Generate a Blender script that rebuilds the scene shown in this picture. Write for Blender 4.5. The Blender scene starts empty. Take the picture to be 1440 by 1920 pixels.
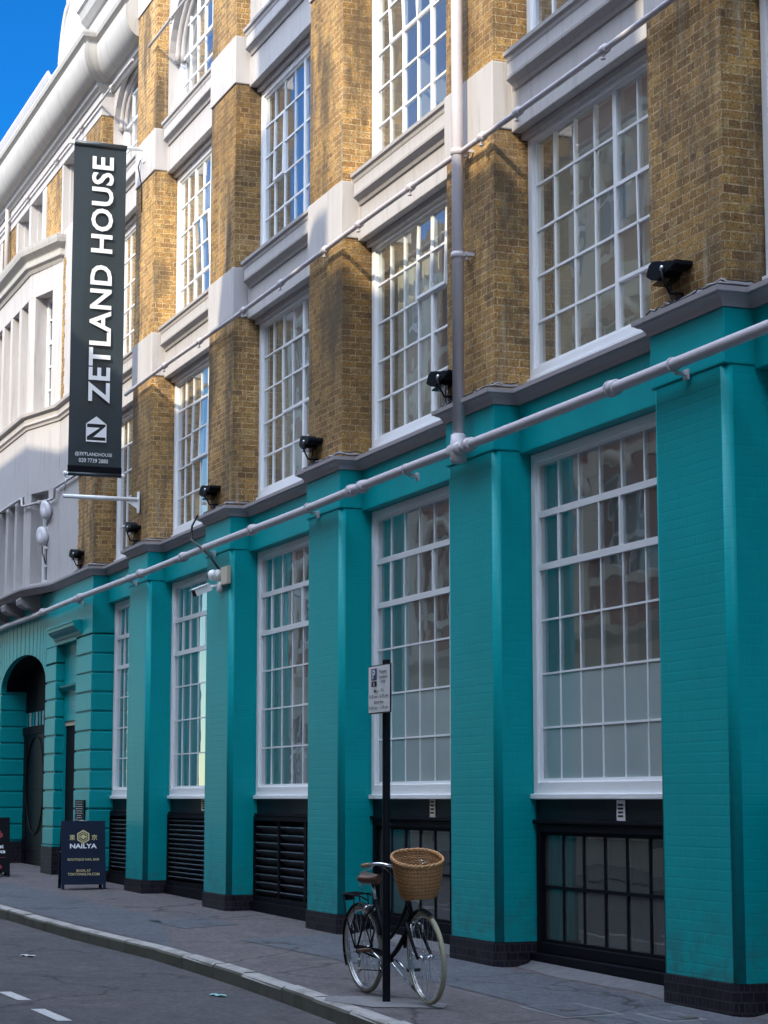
import bpy, bmesh, math, random
from mathutils import Vector, Matrix, Quaternion
R = math.radians
PI = math.pi
random.seed(7)
scene = bpy.context.scene
COL = scene.collection

# ------------------------------------------------------------------ camera
F_PX, W_PX = 3950.0, 1440.0
PITCH, YAW = R(7.7419), R(20.9723)
cam_data = bpy.data.cameras.new('camera')
cam_data.sensor_fit = 'HORIZONTAL'; cam_data.sensor_width = 36.0
cam_data.lens = F_PX / W_PX * 36.0
cam_data.clip_start = 0.1; cam_data.clip_end = 2000
cam = bpy.data.objects.new('camera', cam_data); COL.objects.link(cam)
fw = Vector((-math.cos(YAW) * math.cos(PITCH), math.sin(YAW) * math.cos(PITCH), math.sin(PITCH)))
rt = fw.cross(Vector((0, 0, 1))).normalized(); upv = rt.cross(fw)
CAM = Vector((0, -7.7335, 1.35))
cam.matrix_world = Matrix(((rt.x, upv.x, -fw.x, CAM.x), (rt.y, upv.y, -fw.y, CAM.y), (rt.z, upv.z, -fw.z, CAM.z), (0, 0, 0, 1)))
scene.camera = cam

# ------------------------------------------------------------------ sky, sun, exposure
SUN_DIR = Vector((0.75, -1.0, 0.83)).normalized()          # towards the sun
SUN_EL = math.asin(SUN_DIR.z); SUN_AZ = math.atan2(SUN_DIR.x, SUN_DIR.y)
world = bpy.data.worlds.new("World"); scene.world = world; world.use_nodes = True
wn = world.node_tree.nodes; wl = world.node_tree.links; wn.clear()
sky = wn.new('ShaderNodeTexSky'); sky.sky_type = 'NISHITA'; sky.sun_disc = False
sky.sun_elevation = SUN_EL; sky.sun_rotation = SUN_AZ
sky.air_density = 0.8; sky.dust_density = 0.0; sky.ozone_density = 8.0
# unseen cloud added on the sun's side to lift the shade; other sky clear
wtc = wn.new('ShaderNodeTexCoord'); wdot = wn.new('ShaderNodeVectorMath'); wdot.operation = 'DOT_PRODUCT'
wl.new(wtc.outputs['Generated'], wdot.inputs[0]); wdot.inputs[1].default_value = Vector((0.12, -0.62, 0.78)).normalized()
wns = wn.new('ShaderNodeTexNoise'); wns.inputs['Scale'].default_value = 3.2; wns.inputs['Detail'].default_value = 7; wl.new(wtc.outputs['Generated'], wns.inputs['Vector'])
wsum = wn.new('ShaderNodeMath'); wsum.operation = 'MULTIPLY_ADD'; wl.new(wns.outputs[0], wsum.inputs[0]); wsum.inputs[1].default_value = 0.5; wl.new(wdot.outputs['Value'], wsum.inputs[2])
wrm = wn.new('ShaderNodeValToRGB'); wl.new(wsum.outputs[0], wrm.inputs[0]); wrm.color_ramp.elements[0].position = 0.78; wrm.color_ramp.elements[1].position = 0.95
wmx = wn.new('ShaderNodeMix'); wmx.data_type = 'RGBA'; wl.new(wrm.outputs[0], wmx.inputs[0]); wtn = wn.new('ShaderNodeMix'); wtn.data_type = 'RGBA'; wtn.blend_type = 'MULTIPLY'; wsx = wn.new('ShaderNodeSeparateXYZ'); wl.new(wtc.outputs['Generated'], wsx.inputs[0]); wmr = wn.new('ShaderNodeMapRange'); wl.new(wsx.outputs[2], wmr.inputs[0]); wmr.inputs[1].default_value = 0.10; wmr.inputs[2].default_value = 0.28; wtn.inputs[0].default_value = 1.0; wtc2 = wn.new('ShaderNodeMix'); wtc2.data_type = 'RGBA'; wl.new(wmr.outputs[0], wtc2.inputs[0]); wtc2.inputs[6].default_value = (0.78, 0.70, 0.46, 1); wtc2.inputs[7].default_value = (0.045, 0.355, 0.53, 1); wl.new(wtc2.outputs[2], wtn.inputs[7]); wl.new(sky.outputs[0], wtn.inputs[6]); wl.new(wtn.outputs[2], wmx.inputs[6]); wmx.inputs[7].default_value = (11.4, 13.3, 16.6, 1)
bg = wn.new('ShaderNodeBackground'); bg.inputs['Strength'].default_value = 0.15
wo = wn.new('ShaderNodeOutputWorld')
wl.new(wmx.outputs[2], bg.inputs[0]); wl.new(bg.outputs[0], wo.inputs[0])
sun_data = bpy.data.lights.new('sun', 'SUN'); sun_data.energy = 2.15; sun_data.angle = R(0.6); sun_data.color = (1.0, 0.88, 0.66)
sun = bpy.data.objects.new('sun', sun_data); COL.objects.link(sun)
sun.rotation_mode = 'QUATERNION'; sun.rotation_quaternion = SUN_DIR.to_track_quat('Z', 'Y'); sun.location = (0, -30, 40)
scene.view_settings.view_transform = 'Standard'; scene.view_settings.look = 'None'
scene.view_settings.exposure = 1.32; scene.view_settings.gamma = 1.0
scene.cycles.max_bounces = 8; scene.cycles.transparent_max_bounces = 12
scene.cycles.use_denoising = True

# ------------------------------------------------------------------ materials
def new_mat(name):
    m = bpy.data.materials.new(name); m.use_nodes = True
    nt = m.node_tree; nt.nodes.clear()
    out = nt.nodes.new('ShaderNodeOutputMaterial')
    return m, nt, out
def N(nt, kind, **kw):
    n = nt.nodes.new(kind)
    for k, v in kw.items():
        if k.startswith('i_'):
            key = k[2:].replace('_', ' ')
            n.inputs[key].default_value = v
        else: setattr(n, k, v)
    return n
def L(nt, a, b): nt.links.new(a, b)
def math_n(nt, op, a, b=None):
    n = nt.nodes.new('ShaderNodeMath'); n.operation = op
    for i, v in enumerate((a, b)):
        if v is None: continue
        if isinstance(v, (int, float)): n.inputs[i].default_value = v
        else: L(nt, v, n.inputs[i])
    return n.outputs[0]
def mixc(nt, fac, a, b, mode='MIX'):
    n = nt.nodes.new('ShaderNodeMix'); n.data_type = 'RGBA'; n.blend_type = mode
    for sock, v in ((n.inputs[0], fac), (n.inputs[6], a), (n.inputs[7], b)):
        if isinstance(v, (int, float)): sock.default_value = v
        elif isinstance(v, tuple): sock.default_value = (*v[:3], 1)
        else: L(nt, v, sock)
    return n.outputs[2]
def ramp(nt, fac, stops):
    n = nt.nodes.new('ShaderNodeValToRGB'); e = n.color_ramp.elements
    while len(e) < len(stops): e.new(0.5)
    for el, (p, c) in zip(e, stops):
        el.position = p; el.color = (*c, 1) if isinstance(c, tuple) else (c, c, c, 1)
    L(nt, fac, n.inputs[0]); return n.outputs[0]
def noise(nt, scale, detail=4, rough=0.55, vec=None):
    n = nt.nodes.new('ShaderNodeTexNoise'); n.inputs['Scale'].default_value = scale
    n.inputs['Detail'].default_value = detail; n.inputs['Roughness'].default_value = rough
    if vec is not None: L(nt, vec, n.inputs['Vector'])
    return n.outputs[0]
def objvec(nt): return nt.nodes.new('ShaderNodeTexCoord').outputs['Object']
def scaled(nt, vec, s):
    n = nt.nodes.new('ShaderNodeMapping'); n.inputs['Scale'].default_value = s; L(nt, vec, n.inputs['Vector']); return n.outputs[0]
def principled(nt, out, col, rough=0.5, metal=0.0, bump=None, bstr=0.3, bdist=0.01, spec=None, coat=0):
    p = nt.nodes.new('ShaderNodeBsdfPrincipled')
    for sock, v in ((p.inputs['Base Color'], col), (p.inputs['Roughness'], rough)):
        if isinstance(v, tuple): sock.default_value = (*v, 1)
        elif isinstance(v, (int, float)): sock.default_value = v
        else: L(nt, v, sock)
    p.inputs['Metallic'].default_value = metal
    if spec is not None: p.inputs['Specular IOR Level'].default_value = spec
    if coat: p.inputs['Coat Weight'].default_value = coat
    if bump is not None:
        b = nt.nodes.new('ShaderNodeBump'); b.inputs['Strength'].default_value = bstr; b.inputs['Distance'].default_value = bdist
        L(nt, bump, b.inputs['Height']); L(nt, b.outputs[0], p.inputs['Normal'])
    L(nt, p.outputs[0], out.inputs[0]); return p
def plain(name, col, rough=0.5, metal=0.0, var=0.12, nscale=6.0, bstr=0.0, spec=None, coat=0):
    """painted / solid surface with a little uneven tone"""
    m, nt, out = new_mat(name); v = objvec(nt)
    n = noise(nt, nscale, 5, 0.6, v)
    c = mixc(nt, n, tuple(x * (1 - var) for x in col), tuple(min(1, x * (1 + var)) for x in col))
    principled(nt, out, c, rough, metal, noise(nt, nscale * 8, 3, 0.6, v) if bstr else None, bstr, 0.004, spec, coat)
    return m
def wall_uv(nt):
    s = nt.nodes.new('ShaderNodeSeparateXYZ'); L(nt, objvec(nt), s.inputs[0])
    u = math_n(nt, 'ADD', s.outputs[0], s.outputs[1])
    c = nt.nodes.new('ShaderNodeCombineXYZ'); L(nt, u, c.inputs[0]); L(nt, s.outputs[2], c.inputs[1])
    return c.outputs[0], s
def brick_node(nt, vec, w=0.235, h=0.0765, mort=0.011, smooth=0.25, c1=(.3, .3, .3), c2=(.1, .1, .1), cm=(.5, .5, .5), warp=0.006):
    if warp:
        nn = nt.nodes.new('ShaderNodeTexNoise'); nn.inputs['Scale'].default_value = 9; L(nt, vec, nn.inputs['Vector'])
        sub = nt.nodes.new('ShaderNodeVectorMath'); sub.operation = 'SUBTRACT'; L(nt, nn.outputs['Color'], sub.inputs[0]); sub.inputs[1].default_value = (.5, .5, .5)
        sc = nt.nodes.new('ShaderNodeVectorMath'); sc.operation = 'SCALE'; L(nt, sub.outputs[0], sc.inputs[0]); sc.inputs['Scale'].default_value = warp * 2
        ad = nt.nodes.new('ShaderNodeVectorMath'); ad.operation = 'ADD'; L(nt, vec, ad.inputs[0]); L(nt, sc.outputs[0], ad.inputs[1]); vec = ad.outputs[0]
    brick_node.vec = vec
    b = nt.nodes.new('ShaderNodeTexBrick'); L(nt, vec, b.inputs['Vector'])
    b.inputs['Scale'].default_value = 1; b.inputs['Brick Width'].default_value = w; b.inputs['Row Height'].default_value = h
    b.inputs['Mortar Size'].default_value = mort; b.inputs['Mortar Smooth'].default_value = smooth; b.inputs['Bias'].default_value = 0
    b.offset = 0.5; b.squash = 0.5; b.squash_frequency = 2
    b.inputs['Color1'].default_value = (*c1, 1); b.inputs['Color2'].default_value = (*c2, 1); b.inputs['Mortar'].default_value = (*cm, 1)
    return b
def mk_stock_brick():
    m, nt, out = new_mat('stock_brick'); uv, s = wall_uv(nt)
    b = brick_node(nt, uv, w=.22, h=.0715, c1=(.58, .335, .108), c2=(.31, .165, .060), cm=(.66, .50, .29), mort=.0055, warp=.007)
    sh = nt.nodes.new('ShaderNodeVectorMath'); sh.operation = 'ADD'; L(nt, brick_node.vec, sh.inputs[0]); sh.inputs[1].default_value = (2.20, 1.43, 0)
    b2 = brick_node(nt, sh.outputs[0], w=.22, h=.0715, c1=(0, 0, 0), c2=(1, 1, 1), cm=(.5, .5, .5), mort=.0055, warp=0)
    n_f = noise(nt, 55, 6, .7, uv); n_m = noise(nt, 7.5, 4, .6, scaled(nt, uv, (1, 2.2, 1)))
    c = mixc(nt, math_n(nt, 'MULTIPLY', ramp(nt, b2.outputs['Color'], [(.74, 0.0), (.94, 1.0)]), .5), b.outputs['Color'], (.15, .09, .05))
    c = mixc(nt, math_n(nt, 'MULTIPLY', ramp(nt, b2.outputs['Color'], [(.06, 1.0), (.20, 0.0)]), .4), c, (.50, .34, .18))
    c = mixc(nt, math_n(nt, 'MULTIPLY', ramp(nt, n_m, [(.44, 0.0), (.66, 1.0)]), .45), c, (.22, .12, .05))
    c = mixc(nt, math_n(nt, 'MULTIPLY', ramp(nt, noise(nt, 5.1, 3, .6, scaled(nt, uv, (1, 1.7, 1))), [(.55, 0.0), (.72, 1.0)]), .5), c, (.56, .42, .17))
    c = mixc(nt, math_n(nt, 'MULTIPLY', ramp(nt, n_f, [(.38, 1.0), (.50, 0.0)]), .8), c, (.07, .045, .028))
    c = mixc(nt, math_n(nt, 'MULTIPLY', ramp(nt, noise(nt, 26, 4, .7, scaled(nt, uv, (1, 1.6, 1))), [(.34, 1.0), (.47, 0.0)]), .7), c, (.09, .058, .032))
    c = mixc(nt, math_n(nt, 'MULTIPLY', ramp(nt, noise(nt, 21, 4, .7, uv), [(.58, 0.0), (.70, 1.0)]), .5), c, (.66, .52, .30))
    c = mixc(nt, 1.0, c, ramp(nt, noise(nt, .42, 2, .5, scaled(nt, uv, (1, .6, 1))), [(.36, .66), (.62, 1.30)]), 'MULTIPLY')
    # soot blackened areas and lime streaks running down, with shapes of their own
    soot = ramp(nt, noise(nt, 1.15, 7, .7, scaled(nt, uv, (1.7, .42, 1))), [(.47, 0.0), (.61, 1.0)])
    c = mixc(nt, math_n(nt, 'MULTIPLY', soot, .74), c, (.075, .062, .048))
    lime = ramp(nt, noise(nt, 1.0, 4, .6, scaled(nt, uv, (7.5, .5, 1))), [(.59, 0.0), (.73, 1.0)])
    c = mixc(nt, math_n(nt, 'MULTIPLY', lime, .48), c, (.48, .44, .36))
    hgt = math_n(nt, 'ADD', math_n(nt, 'MULTIPLY', b.outputs['Fac'], -0.8), math_n(nt, 'MULTIPLY', n_f, .9))
    principled(nt, out, c, .9, 0, hgt, 1.0, .012, .2)
    return m
def mk_paint_brick():
    m, nt, out = new_mat('teal_painted_brick'); uv, s = wall_uv(nt)
    b = brick_node(nt, uv, c1=(1, 1, 1), c2=(.7, .7, .7), cm=(0, 0, 0), mort=.009, smooth=.6, warp=.007)
    n1 = noise(nt, 1.3, 5, .6, uv); n2 = noise(nt, 30, 4, .6, uv)
    c = mixc(nt, n1, (.0, .275, .298), (.0, .345, .358))
    c = mixc(nt, math_n(nt, 'MULTIPLY', ramp(nt, noise(nt, 3.0, 5, .7, scaled(nt, uv, (5, .6, 1))), [(.55, 0.0), (.72, 1.0)]), .38), c, (.005, .24, .25))
    low = math_n(nt, 'MULTIPLY', ramp(nt, s.outputs[2], [(.05, 1.0), (.75, 0.0)]), ramp(nt, noise(nt, 5.5, 6, .7, uv), [(.42, 0.0), (.62, 1.0)]))   # splashed dirt
    c = mixc(nt, math_n(nt, 'MULTIPLY', low, .55), c, (.05, .085, .085))
    c = mixc(nt, math_n(nt, 'MULTIPLY', ramp(nt, noise(nt, 17, 5, .75, uv), [(.68, 0.0), (.72, 1.0)]), .5), c, (.20, .30, .29))
    # joints show only in patches where the paint has not filled them
    patch = ramp(nt, noise(nt, 2.2, 3, .6, scaled(nt, uv, (.8, 1.6, 1))), [(.40, .25), (.62, 1.0)])
    hgt = math_n(nt, 'ADD', math_n(nt, 'MULTIPLY', math_n(nt, 'MULTIPLY', b.outputs['Fac'], -1.0), patch), math_n(nt, 'MULTIPLY', n2, .35))
    hgt = math_n(nt, 'ADD', hgt, math_n(nt, 'MULTIPLY', b.outputs['Color'], .25))
    principled(nt, out, c, .40, 0, hgt, .20, .005, .15)
    return m
def mk_plinth():
    m, nt, out = new_mat('dark_engineering_tile'); uv, s = wall_uv(nt)
    b = brick_node(nt, uv, .11, .073, .006, .2, (.020, .016, .026), (.010, .008, .015), (.034, .03, .036), warp=.002)
    c = mixc(nt, math_n(nt, 'MULTIPLY', ramp(nt, noise(nt, 6, 4, .6, uv), [(.5, 0.0), (.7, 1.0)]), .3), b.outputs['Color'], (.06, .055, .06))
    principled(nt, out, c, .55, 0, math_n(nt, 'MULTIPLY', b.outputs['Fac'], -1), .4, .004, .15)
    return m
def mk_stone(name, col, dirt=.25, rough=.75):
    m, nt, out = new_mat(name); uv, s = wall_uv(nt)
    n1 = noise(nt, 2.2, 6, .65, uv); n2 = noise(nt, 2.0, 5, .6, scaled(nt, uv, (6, .5, 1)))
    c = mixc(nt, n1, tuple(x * .93 for x in col), tuple(min(1, x * 1.05) for x in col))
    c = mixc(nt, math_n(nt, 'MULTIPLY', ramp(nt, n2, [(.52, 0.0), (.74, 1.0)]), dirt), c, tuple(x * .55 for x in col))
    principled(nt, out, c, rough, 0, noise(nt, 60, 4, .6, uv), .12, .004, .3)
    return m
def mk_asphalt(name, ca, cb, patchy, seed):
    m, nt, out = new_mat(name); v = scaled(nt, objvec(nt), (1, 1, 1))
    grit = noise(nt, 17, 6, .8, scaled(nt, v, (.6, 1, 1))); big = noise(nt, .55, 5, .6, v); mid = noise(nt, 3.4, 6, .65, v); fine = noise(nt, 110, 3, .7, v)
    c = mixc(nt, ramp(nt, big, [(.36, 0.0), (.62, 1.0)]), ca, cb)
    c = mixc(nt, math_n(nt, 'MULTIPLY', ramp(nt, mid, [(.40, 1.0), (.56, 0.0)]), patchy), c, tuple(x * .55 for x in ca))
    c = mixc(nt, 1.0, c, ramp(nt, grit, [(.34, .55), (.50, 1.0), (.66, 1.45)]), 'MULTIPLY')
    c = mixc(nt, math_n(nt, 'MULTIPLY', ramp(nt, noise(nt, 38, 4, .75, v), [(.36, 1.0), (.5, 0.0)]), .4), c, tuple(x * .45 for x in ca))
    c = mixc(nt, math_n(nt, 'MULTIPLY', ramp(nt, fine, [(.52, 0.0), (.68, 1.0)]), .7), c, tuple(min(1, x * 2.3) for x in cb))
    vo = nt.nodes.new('ShaderNodeTexVoronoi'); vo.feature = 'DISTANCE_TO_EDGE'; vo.inputs['Scale'].default_value = .33
    wv = nt.nodes.new('ShaderNodeVectorMath'); wv.operation = 'ADD'
    nn = nt.nodes.new('ShaderNodeTexNoise'); nn.inputs['Scale'].default_value = 1.4; nn.inputs['Detail'].default_value = 5; L(nt, v, nn.inputs['Vector'])
    L(nt, v, wv.inputs[0]); L(nt, nn.outputs['Color'], wv.inputs[1]); L(nt, wv.outputs[0], vo.inputs['Vector'])
    crack = ramp(nt, vo.outputs['Distance'], [(0.0, 1.0), (.012, 0.0)])
    c = mixc(nt, math_n(nt, 'MULTIPLY', crack, .8), c, (.012, .012, .013))
    gum = nt.nodes.new('ShaderNodeTexVoronoi'); gum.inputs['Scale'].default_value = 1.7; L(nt, v, gum.inputs['Vector'])
    c = mixc(nt, math_n(nt, 'MULTIPLY', ramp(nt, gum.outputs['Distance'], [(.035, 1.0), (.05, 0.0)]), .5), c, tuple(min(1, x * 1.9) for x in cb) if seed else tuple(x * .5 for x in ca))
    c = mixc(nt, math_n(nt, 'MULTIPLY', ramp(nt, noise(nt, 1.3, 5, .7, scaled(nt, v, (.7, 1.6, 1))), [(.56, 0.0), (.68, 1.0)]), .45), c, tuple(x * .5 for x in ca))
    principled(nt, out, c, .82, 0, math_n(nt, 'ADD', fine, mid), .45, .006, .35)
    return m
def mk_granite():
    m, nt, out = new_mat('granite_kerb'); v = objvec(nt)
    a = noise(nt, 90, 4, .7, v); b = noise(nt, 3, 5, .65, v)
    c = mixc(nt, a, (.20, .19, .19), (.46, .45, .43))
    c = mixc(nt, math_n(nt, 'MULTIPLY', ramp(nt, b, [(.45, 0.0), (.65, 1.0)]), .6), c, (.12, .115, .10))
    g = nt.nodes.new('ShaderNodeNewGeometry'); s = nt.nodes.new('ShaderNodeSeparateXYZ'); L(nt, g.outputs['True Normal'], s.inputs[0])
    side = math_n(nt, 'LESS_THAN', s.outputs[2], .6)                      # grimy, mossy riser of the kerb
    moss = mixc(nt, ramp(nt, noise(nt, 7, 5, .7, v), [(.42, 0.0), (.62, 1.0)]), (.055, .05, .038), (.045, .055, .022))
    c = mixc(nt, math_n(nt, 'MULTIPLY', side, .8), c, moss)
    principled(nt, out, c, .85, 0, math_n(nt, 'ADD', math_n(nt, 'MULTIPLY', a, .5), b), .5, .01, .3)
    return m
def mk_glass(name, tint=(.9, .95, .95), boost=2.3, base=.06, wob=.0028, scale=1.6, veil=.10):
    m, nt, out = new_mat(name)
    fr = nt.nodes.new('ShaderNodeFresnel'); ge = nt.nodes.new('ShaderNodeNewGeometry')
    L(nt, math_n(nt, 'ADD', math_n(nt, 'MULTIPLY', ge.outputs['Backfacing'], 1 / 1.5 - 1.5), 1.5), fr.inputs['IOR'])
    fac = math_n(nt, 'MINIMUM', math_n(nt, 'ADD', math_n(nt, 'MULTIPLY', fr.outputs[0], boost), base), 1.0)
    tr = nt.nodes.new('ShaderNodeBsdfTransparent'); tr.inputs[0].default_value = (*tint, 1)
    gl = nt.nodes.new('ShaderNodeBsdfGlossy'); gl.inputs['Roughness'].default_value = 0.0; gl.inputs[0].default_value = (.95, .97, 1, 1)
    b = nt.nodes.new('ShaderNodeBump'); b.inputs['Strength'].default_value = 1.0; b.inputs['Distance'].default_value = wob
    L(nt, noise(nt, scale, 2, .5, objvec(nt)), b.inputs['Height']); L(nt, b.outputs[0], gl.inputs['Normal'])
    mx = nt.nodes.new('ShaderNodeMixShader'); L(nt, fac, mx.inputs[0]); L(nt, tr.outputs[0], mx.inputs[1]); L(nt, gl.outputs[0], mx.inputs[2])
    df = nt.nodes.new('ShaderNodeBsdfDiffuse'); df.inputs[0].default_value = (.52, .56, .55, 1); mv = nt.nodes.new('ShaderNodeMixShader'); mv.inputs[0].default_value = veil
    L(nt, mx.outputs[0], mv.inputs[1]); L(nt, df.outputs[0], mv.inputs[2]); L(nt, mv.outputs[0], out.inputs[0]); return m
def mk_film():
    m, nt, out = new_mat('frosted_film_glass'); v = objvec(nt)
    n = noise(nt, 1.2, 4, .6, v)
    d = nt.nodes.new('ShaderNodeBsdfPrincipled'); L(nt, mixc(nt, n, (.27, .34, .35), (.37, .44, .44)), d.inputs['Base Color'])
    d.inputs['Roughness'].default_value = .22; d.inputs['Coat Weight'].default_value = 1.0; d.inputs['Coat Roughness'].default_value = .03
    L(nt, d.outputs[0], out.inputs[0]); return m
def mk_emit(name, col, st):
    m, nt, out = new_mat(name); e = nt.nodes.new('ShaderNodeEmission'); e.inputs[0].default_value = (*col, 1); e.inputs[1].default_value = st
    L(nt, e.outputs[0], out.inputs[0]); return m
def mk_red_brick():
    m, nt, out = new_mat('red_brick'); uv, s = wall_uv(nt)
    b = brick_node(nt, uv, c1=(.42, .15, .085), c2=(.30, .10, .06), cm=(.35, .28, .22))
    c = mixc(nt, math_n(nt, 'MULTIPLY', noise(nt, 1.5, 5, .6, uv), .5), b.outputs['Color'], (.24, .10, .07))
    principled(nt, out, c, .9); return m
def mk_banner():
    m, nt, out = new_mat('charcoal_banner_vinyl'); v = objvec(nt)
    n = noise(nt, 1.5, 4, .6, v)
    principled(nt, out, mixc(nt, n, (.020, .030, .036), (.030, .042, .050)), .38, 0, noise(nt, 2.0, 3, .5, scaled(nt, v, (1, 2.5, .5))), .35, .03, .5)
    return m

M = dict(
    brick=mk_stock_brick(), teal=mk_paint_brick(), plinth=mk_plinth(), red=mk_red_brick(), banner=mk_banner(),
    white_stone=mk_stone('pale_painted_stone', (.475, .45, .445), .55), cornice=mk_stone('mauve_grey_stone', (.37, .335, .35), .3),
    roll=mk_stone('weathered_white_stone', (.44, .42, .395), .6), cream=mk_stone('cream_render', (.62, .56, .44), .2),
    white=plain('white_gloss_paint', (.84, .85, .87), .35, 0, .05, 4),
    teal_plain=plain('teal_smooth_paint', (.0, .305, .322), .42, 0, .16, 2.2, .10, .21), 
    black=plain('black_satin_paint', (.005, .006, .009), .5, 0, .3, 8, 0, .12), dark=plain('near_black_metal', (.006, .006, .010), .6, .0, .3, 10, 0, .08),
    fascia=plain('dark_navy_fascia_paint', (.006, .009, .016), .5, 0, .35, 3, .3, .2),
    pipe=plain('mauve_pipe_paint', (.54, .50, .53), .38, 0, .10, 7, .1),
    glass=mk_glass('window_glass'), dglass=mk_glass('dark_window_glass', (.30, .38, .38), 1.3, .03, .003, 1.3, .09), film=mk_film(),
    room=plain('pale_room_plaster', (.56, .57, .50), .9, 0, .1, 1), roomdark=plain('dim_room', (.10, .105, .10), .9, 0, .2, 1),
    ceil=plain('white_ceiling', (.6, .6, .58), .9, 0, .05, 1),
    blind=plain('cream_blind', (.58, .54, .44), .9, 0, .08, 2),
    road=mk_asphalt('road_asphalt', (.055, .054, .060), (.074, .066, .070), .55, 0),
    pave=mk_asphalt('pavement_asphalt', (.080, .074, .080), (.102, .086, .090), .35, 1),
    pave2=mk_asphalt('pavement_patch_asphalt', (.062, .068, .082), (.080, .086, .100), .35, 2),
    conc=plain('pale_concrete', (.165, .16, .165), .9, 0, .45, 9, .6), granite=mk_granite(),
    paint_line=plain('road_line_paint', (.42, .42, .42), .8, 0, .5, 25, .3),
    chrome=plain('chrome', (.75, .76, .78), .14, 1.0, .05, 5), steel=plain('brushed_steel', (.42, .43, .45), .32, 1.0, .15, 12),
    cream_tyre=plain('cream_tyre_rubber', (.30, .28, .19), .75, 0, .15, 20, .2), grey_tyre=plain('dull_cream_tyre', (.20, .185, .15), .75, 0, .2, 20),
    rubber=plain('black_rubber', (.015, .015, .016), .7, 0, .2, 20),
    leather=plain('brown_leather', (.085, .038, .022), .38, 0, .2, 20), grip=plain('tan_grip', (.28, .16, .08), .6, 0, .2, 20),
    wicker=plain('honey_wicker', (.43, .215, .085), .55, 0, .65, 45), wicker_d=plain('dark_wicker', (.27, .125, .04), .6, 0, .4, 45),
    wht_plastic=plain('white_plastic', (.74, .74, .73), .35, 0, .05, 5), lens=plain('black_lens', (.01, .01, .012), .08, 0, .1, 5),
    sign_face=plain('sign_white', (.84, .83, .84), .4, 0, .05, 8), sign_blue=plain('sign_blue', (.012, .02, .18), .4, 0, .05, 8),
    letter=plain('white_lettering', (.78, .80, .82), .5, 0, .03, 4), gold=plain('gold_lettering', (.55, .47, .22), .45, .2, .2, 10), navy=plain('navy_board', (.004, .010, .030), .42, 0, .25, 5, .1, .2),
    redp=plain('red_motif', (.30, .025, .03), .5, 0, .1, 5), pale_teal=plain('pale_teal_lettering', (.30, .46, .48), .5, 0, .2, 8),
    cable_b=plain('black_cable', (.012, .012, .014), .5, 0, .2, 10), cable_g=plain('grey_cable', (.40, .39, .41), .5, 0, .2, 10),
    alarm=plain('alarm_casing', (.55, .53, .56), .4, 0, .06, 4), gutter=plain('painted_gutter', (.48, .45, .47), .5, 0, .12, 5),
    paper=plain('litter_paper', (.42, .43, .44), .8, 0, .1, 20), aqua=plain('aqua_plastic', (.16, .40, .40), .5, 0, .1, 20),
    iron=plain('cast_iron', (.09, .085, .085), .6, .3, .3, 30, .3), yellow=plain('yellow_paint', (.5, .40, .12), .7, 0, .3, 12),
    slat=plain('slat_metal', (.085, .09, .105), .3, .3, .2, 10),
    fillet=plain('cement_fillet', (.115, .115, .125), .9, 0, .4, 8, .6),
    oppglass=plain('far_window_glass', (.15, .18, .20), .12, 0, .3, 1.5),  # grey-blue base colour stands in for sky reflected in the panes
    soil=plain('open_ground', (.16, .15, .14), .95, 0, .2, .3), lamp=mk_emit('lit_tube', (1.0, .93, .8), 6.0),
)

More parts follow.
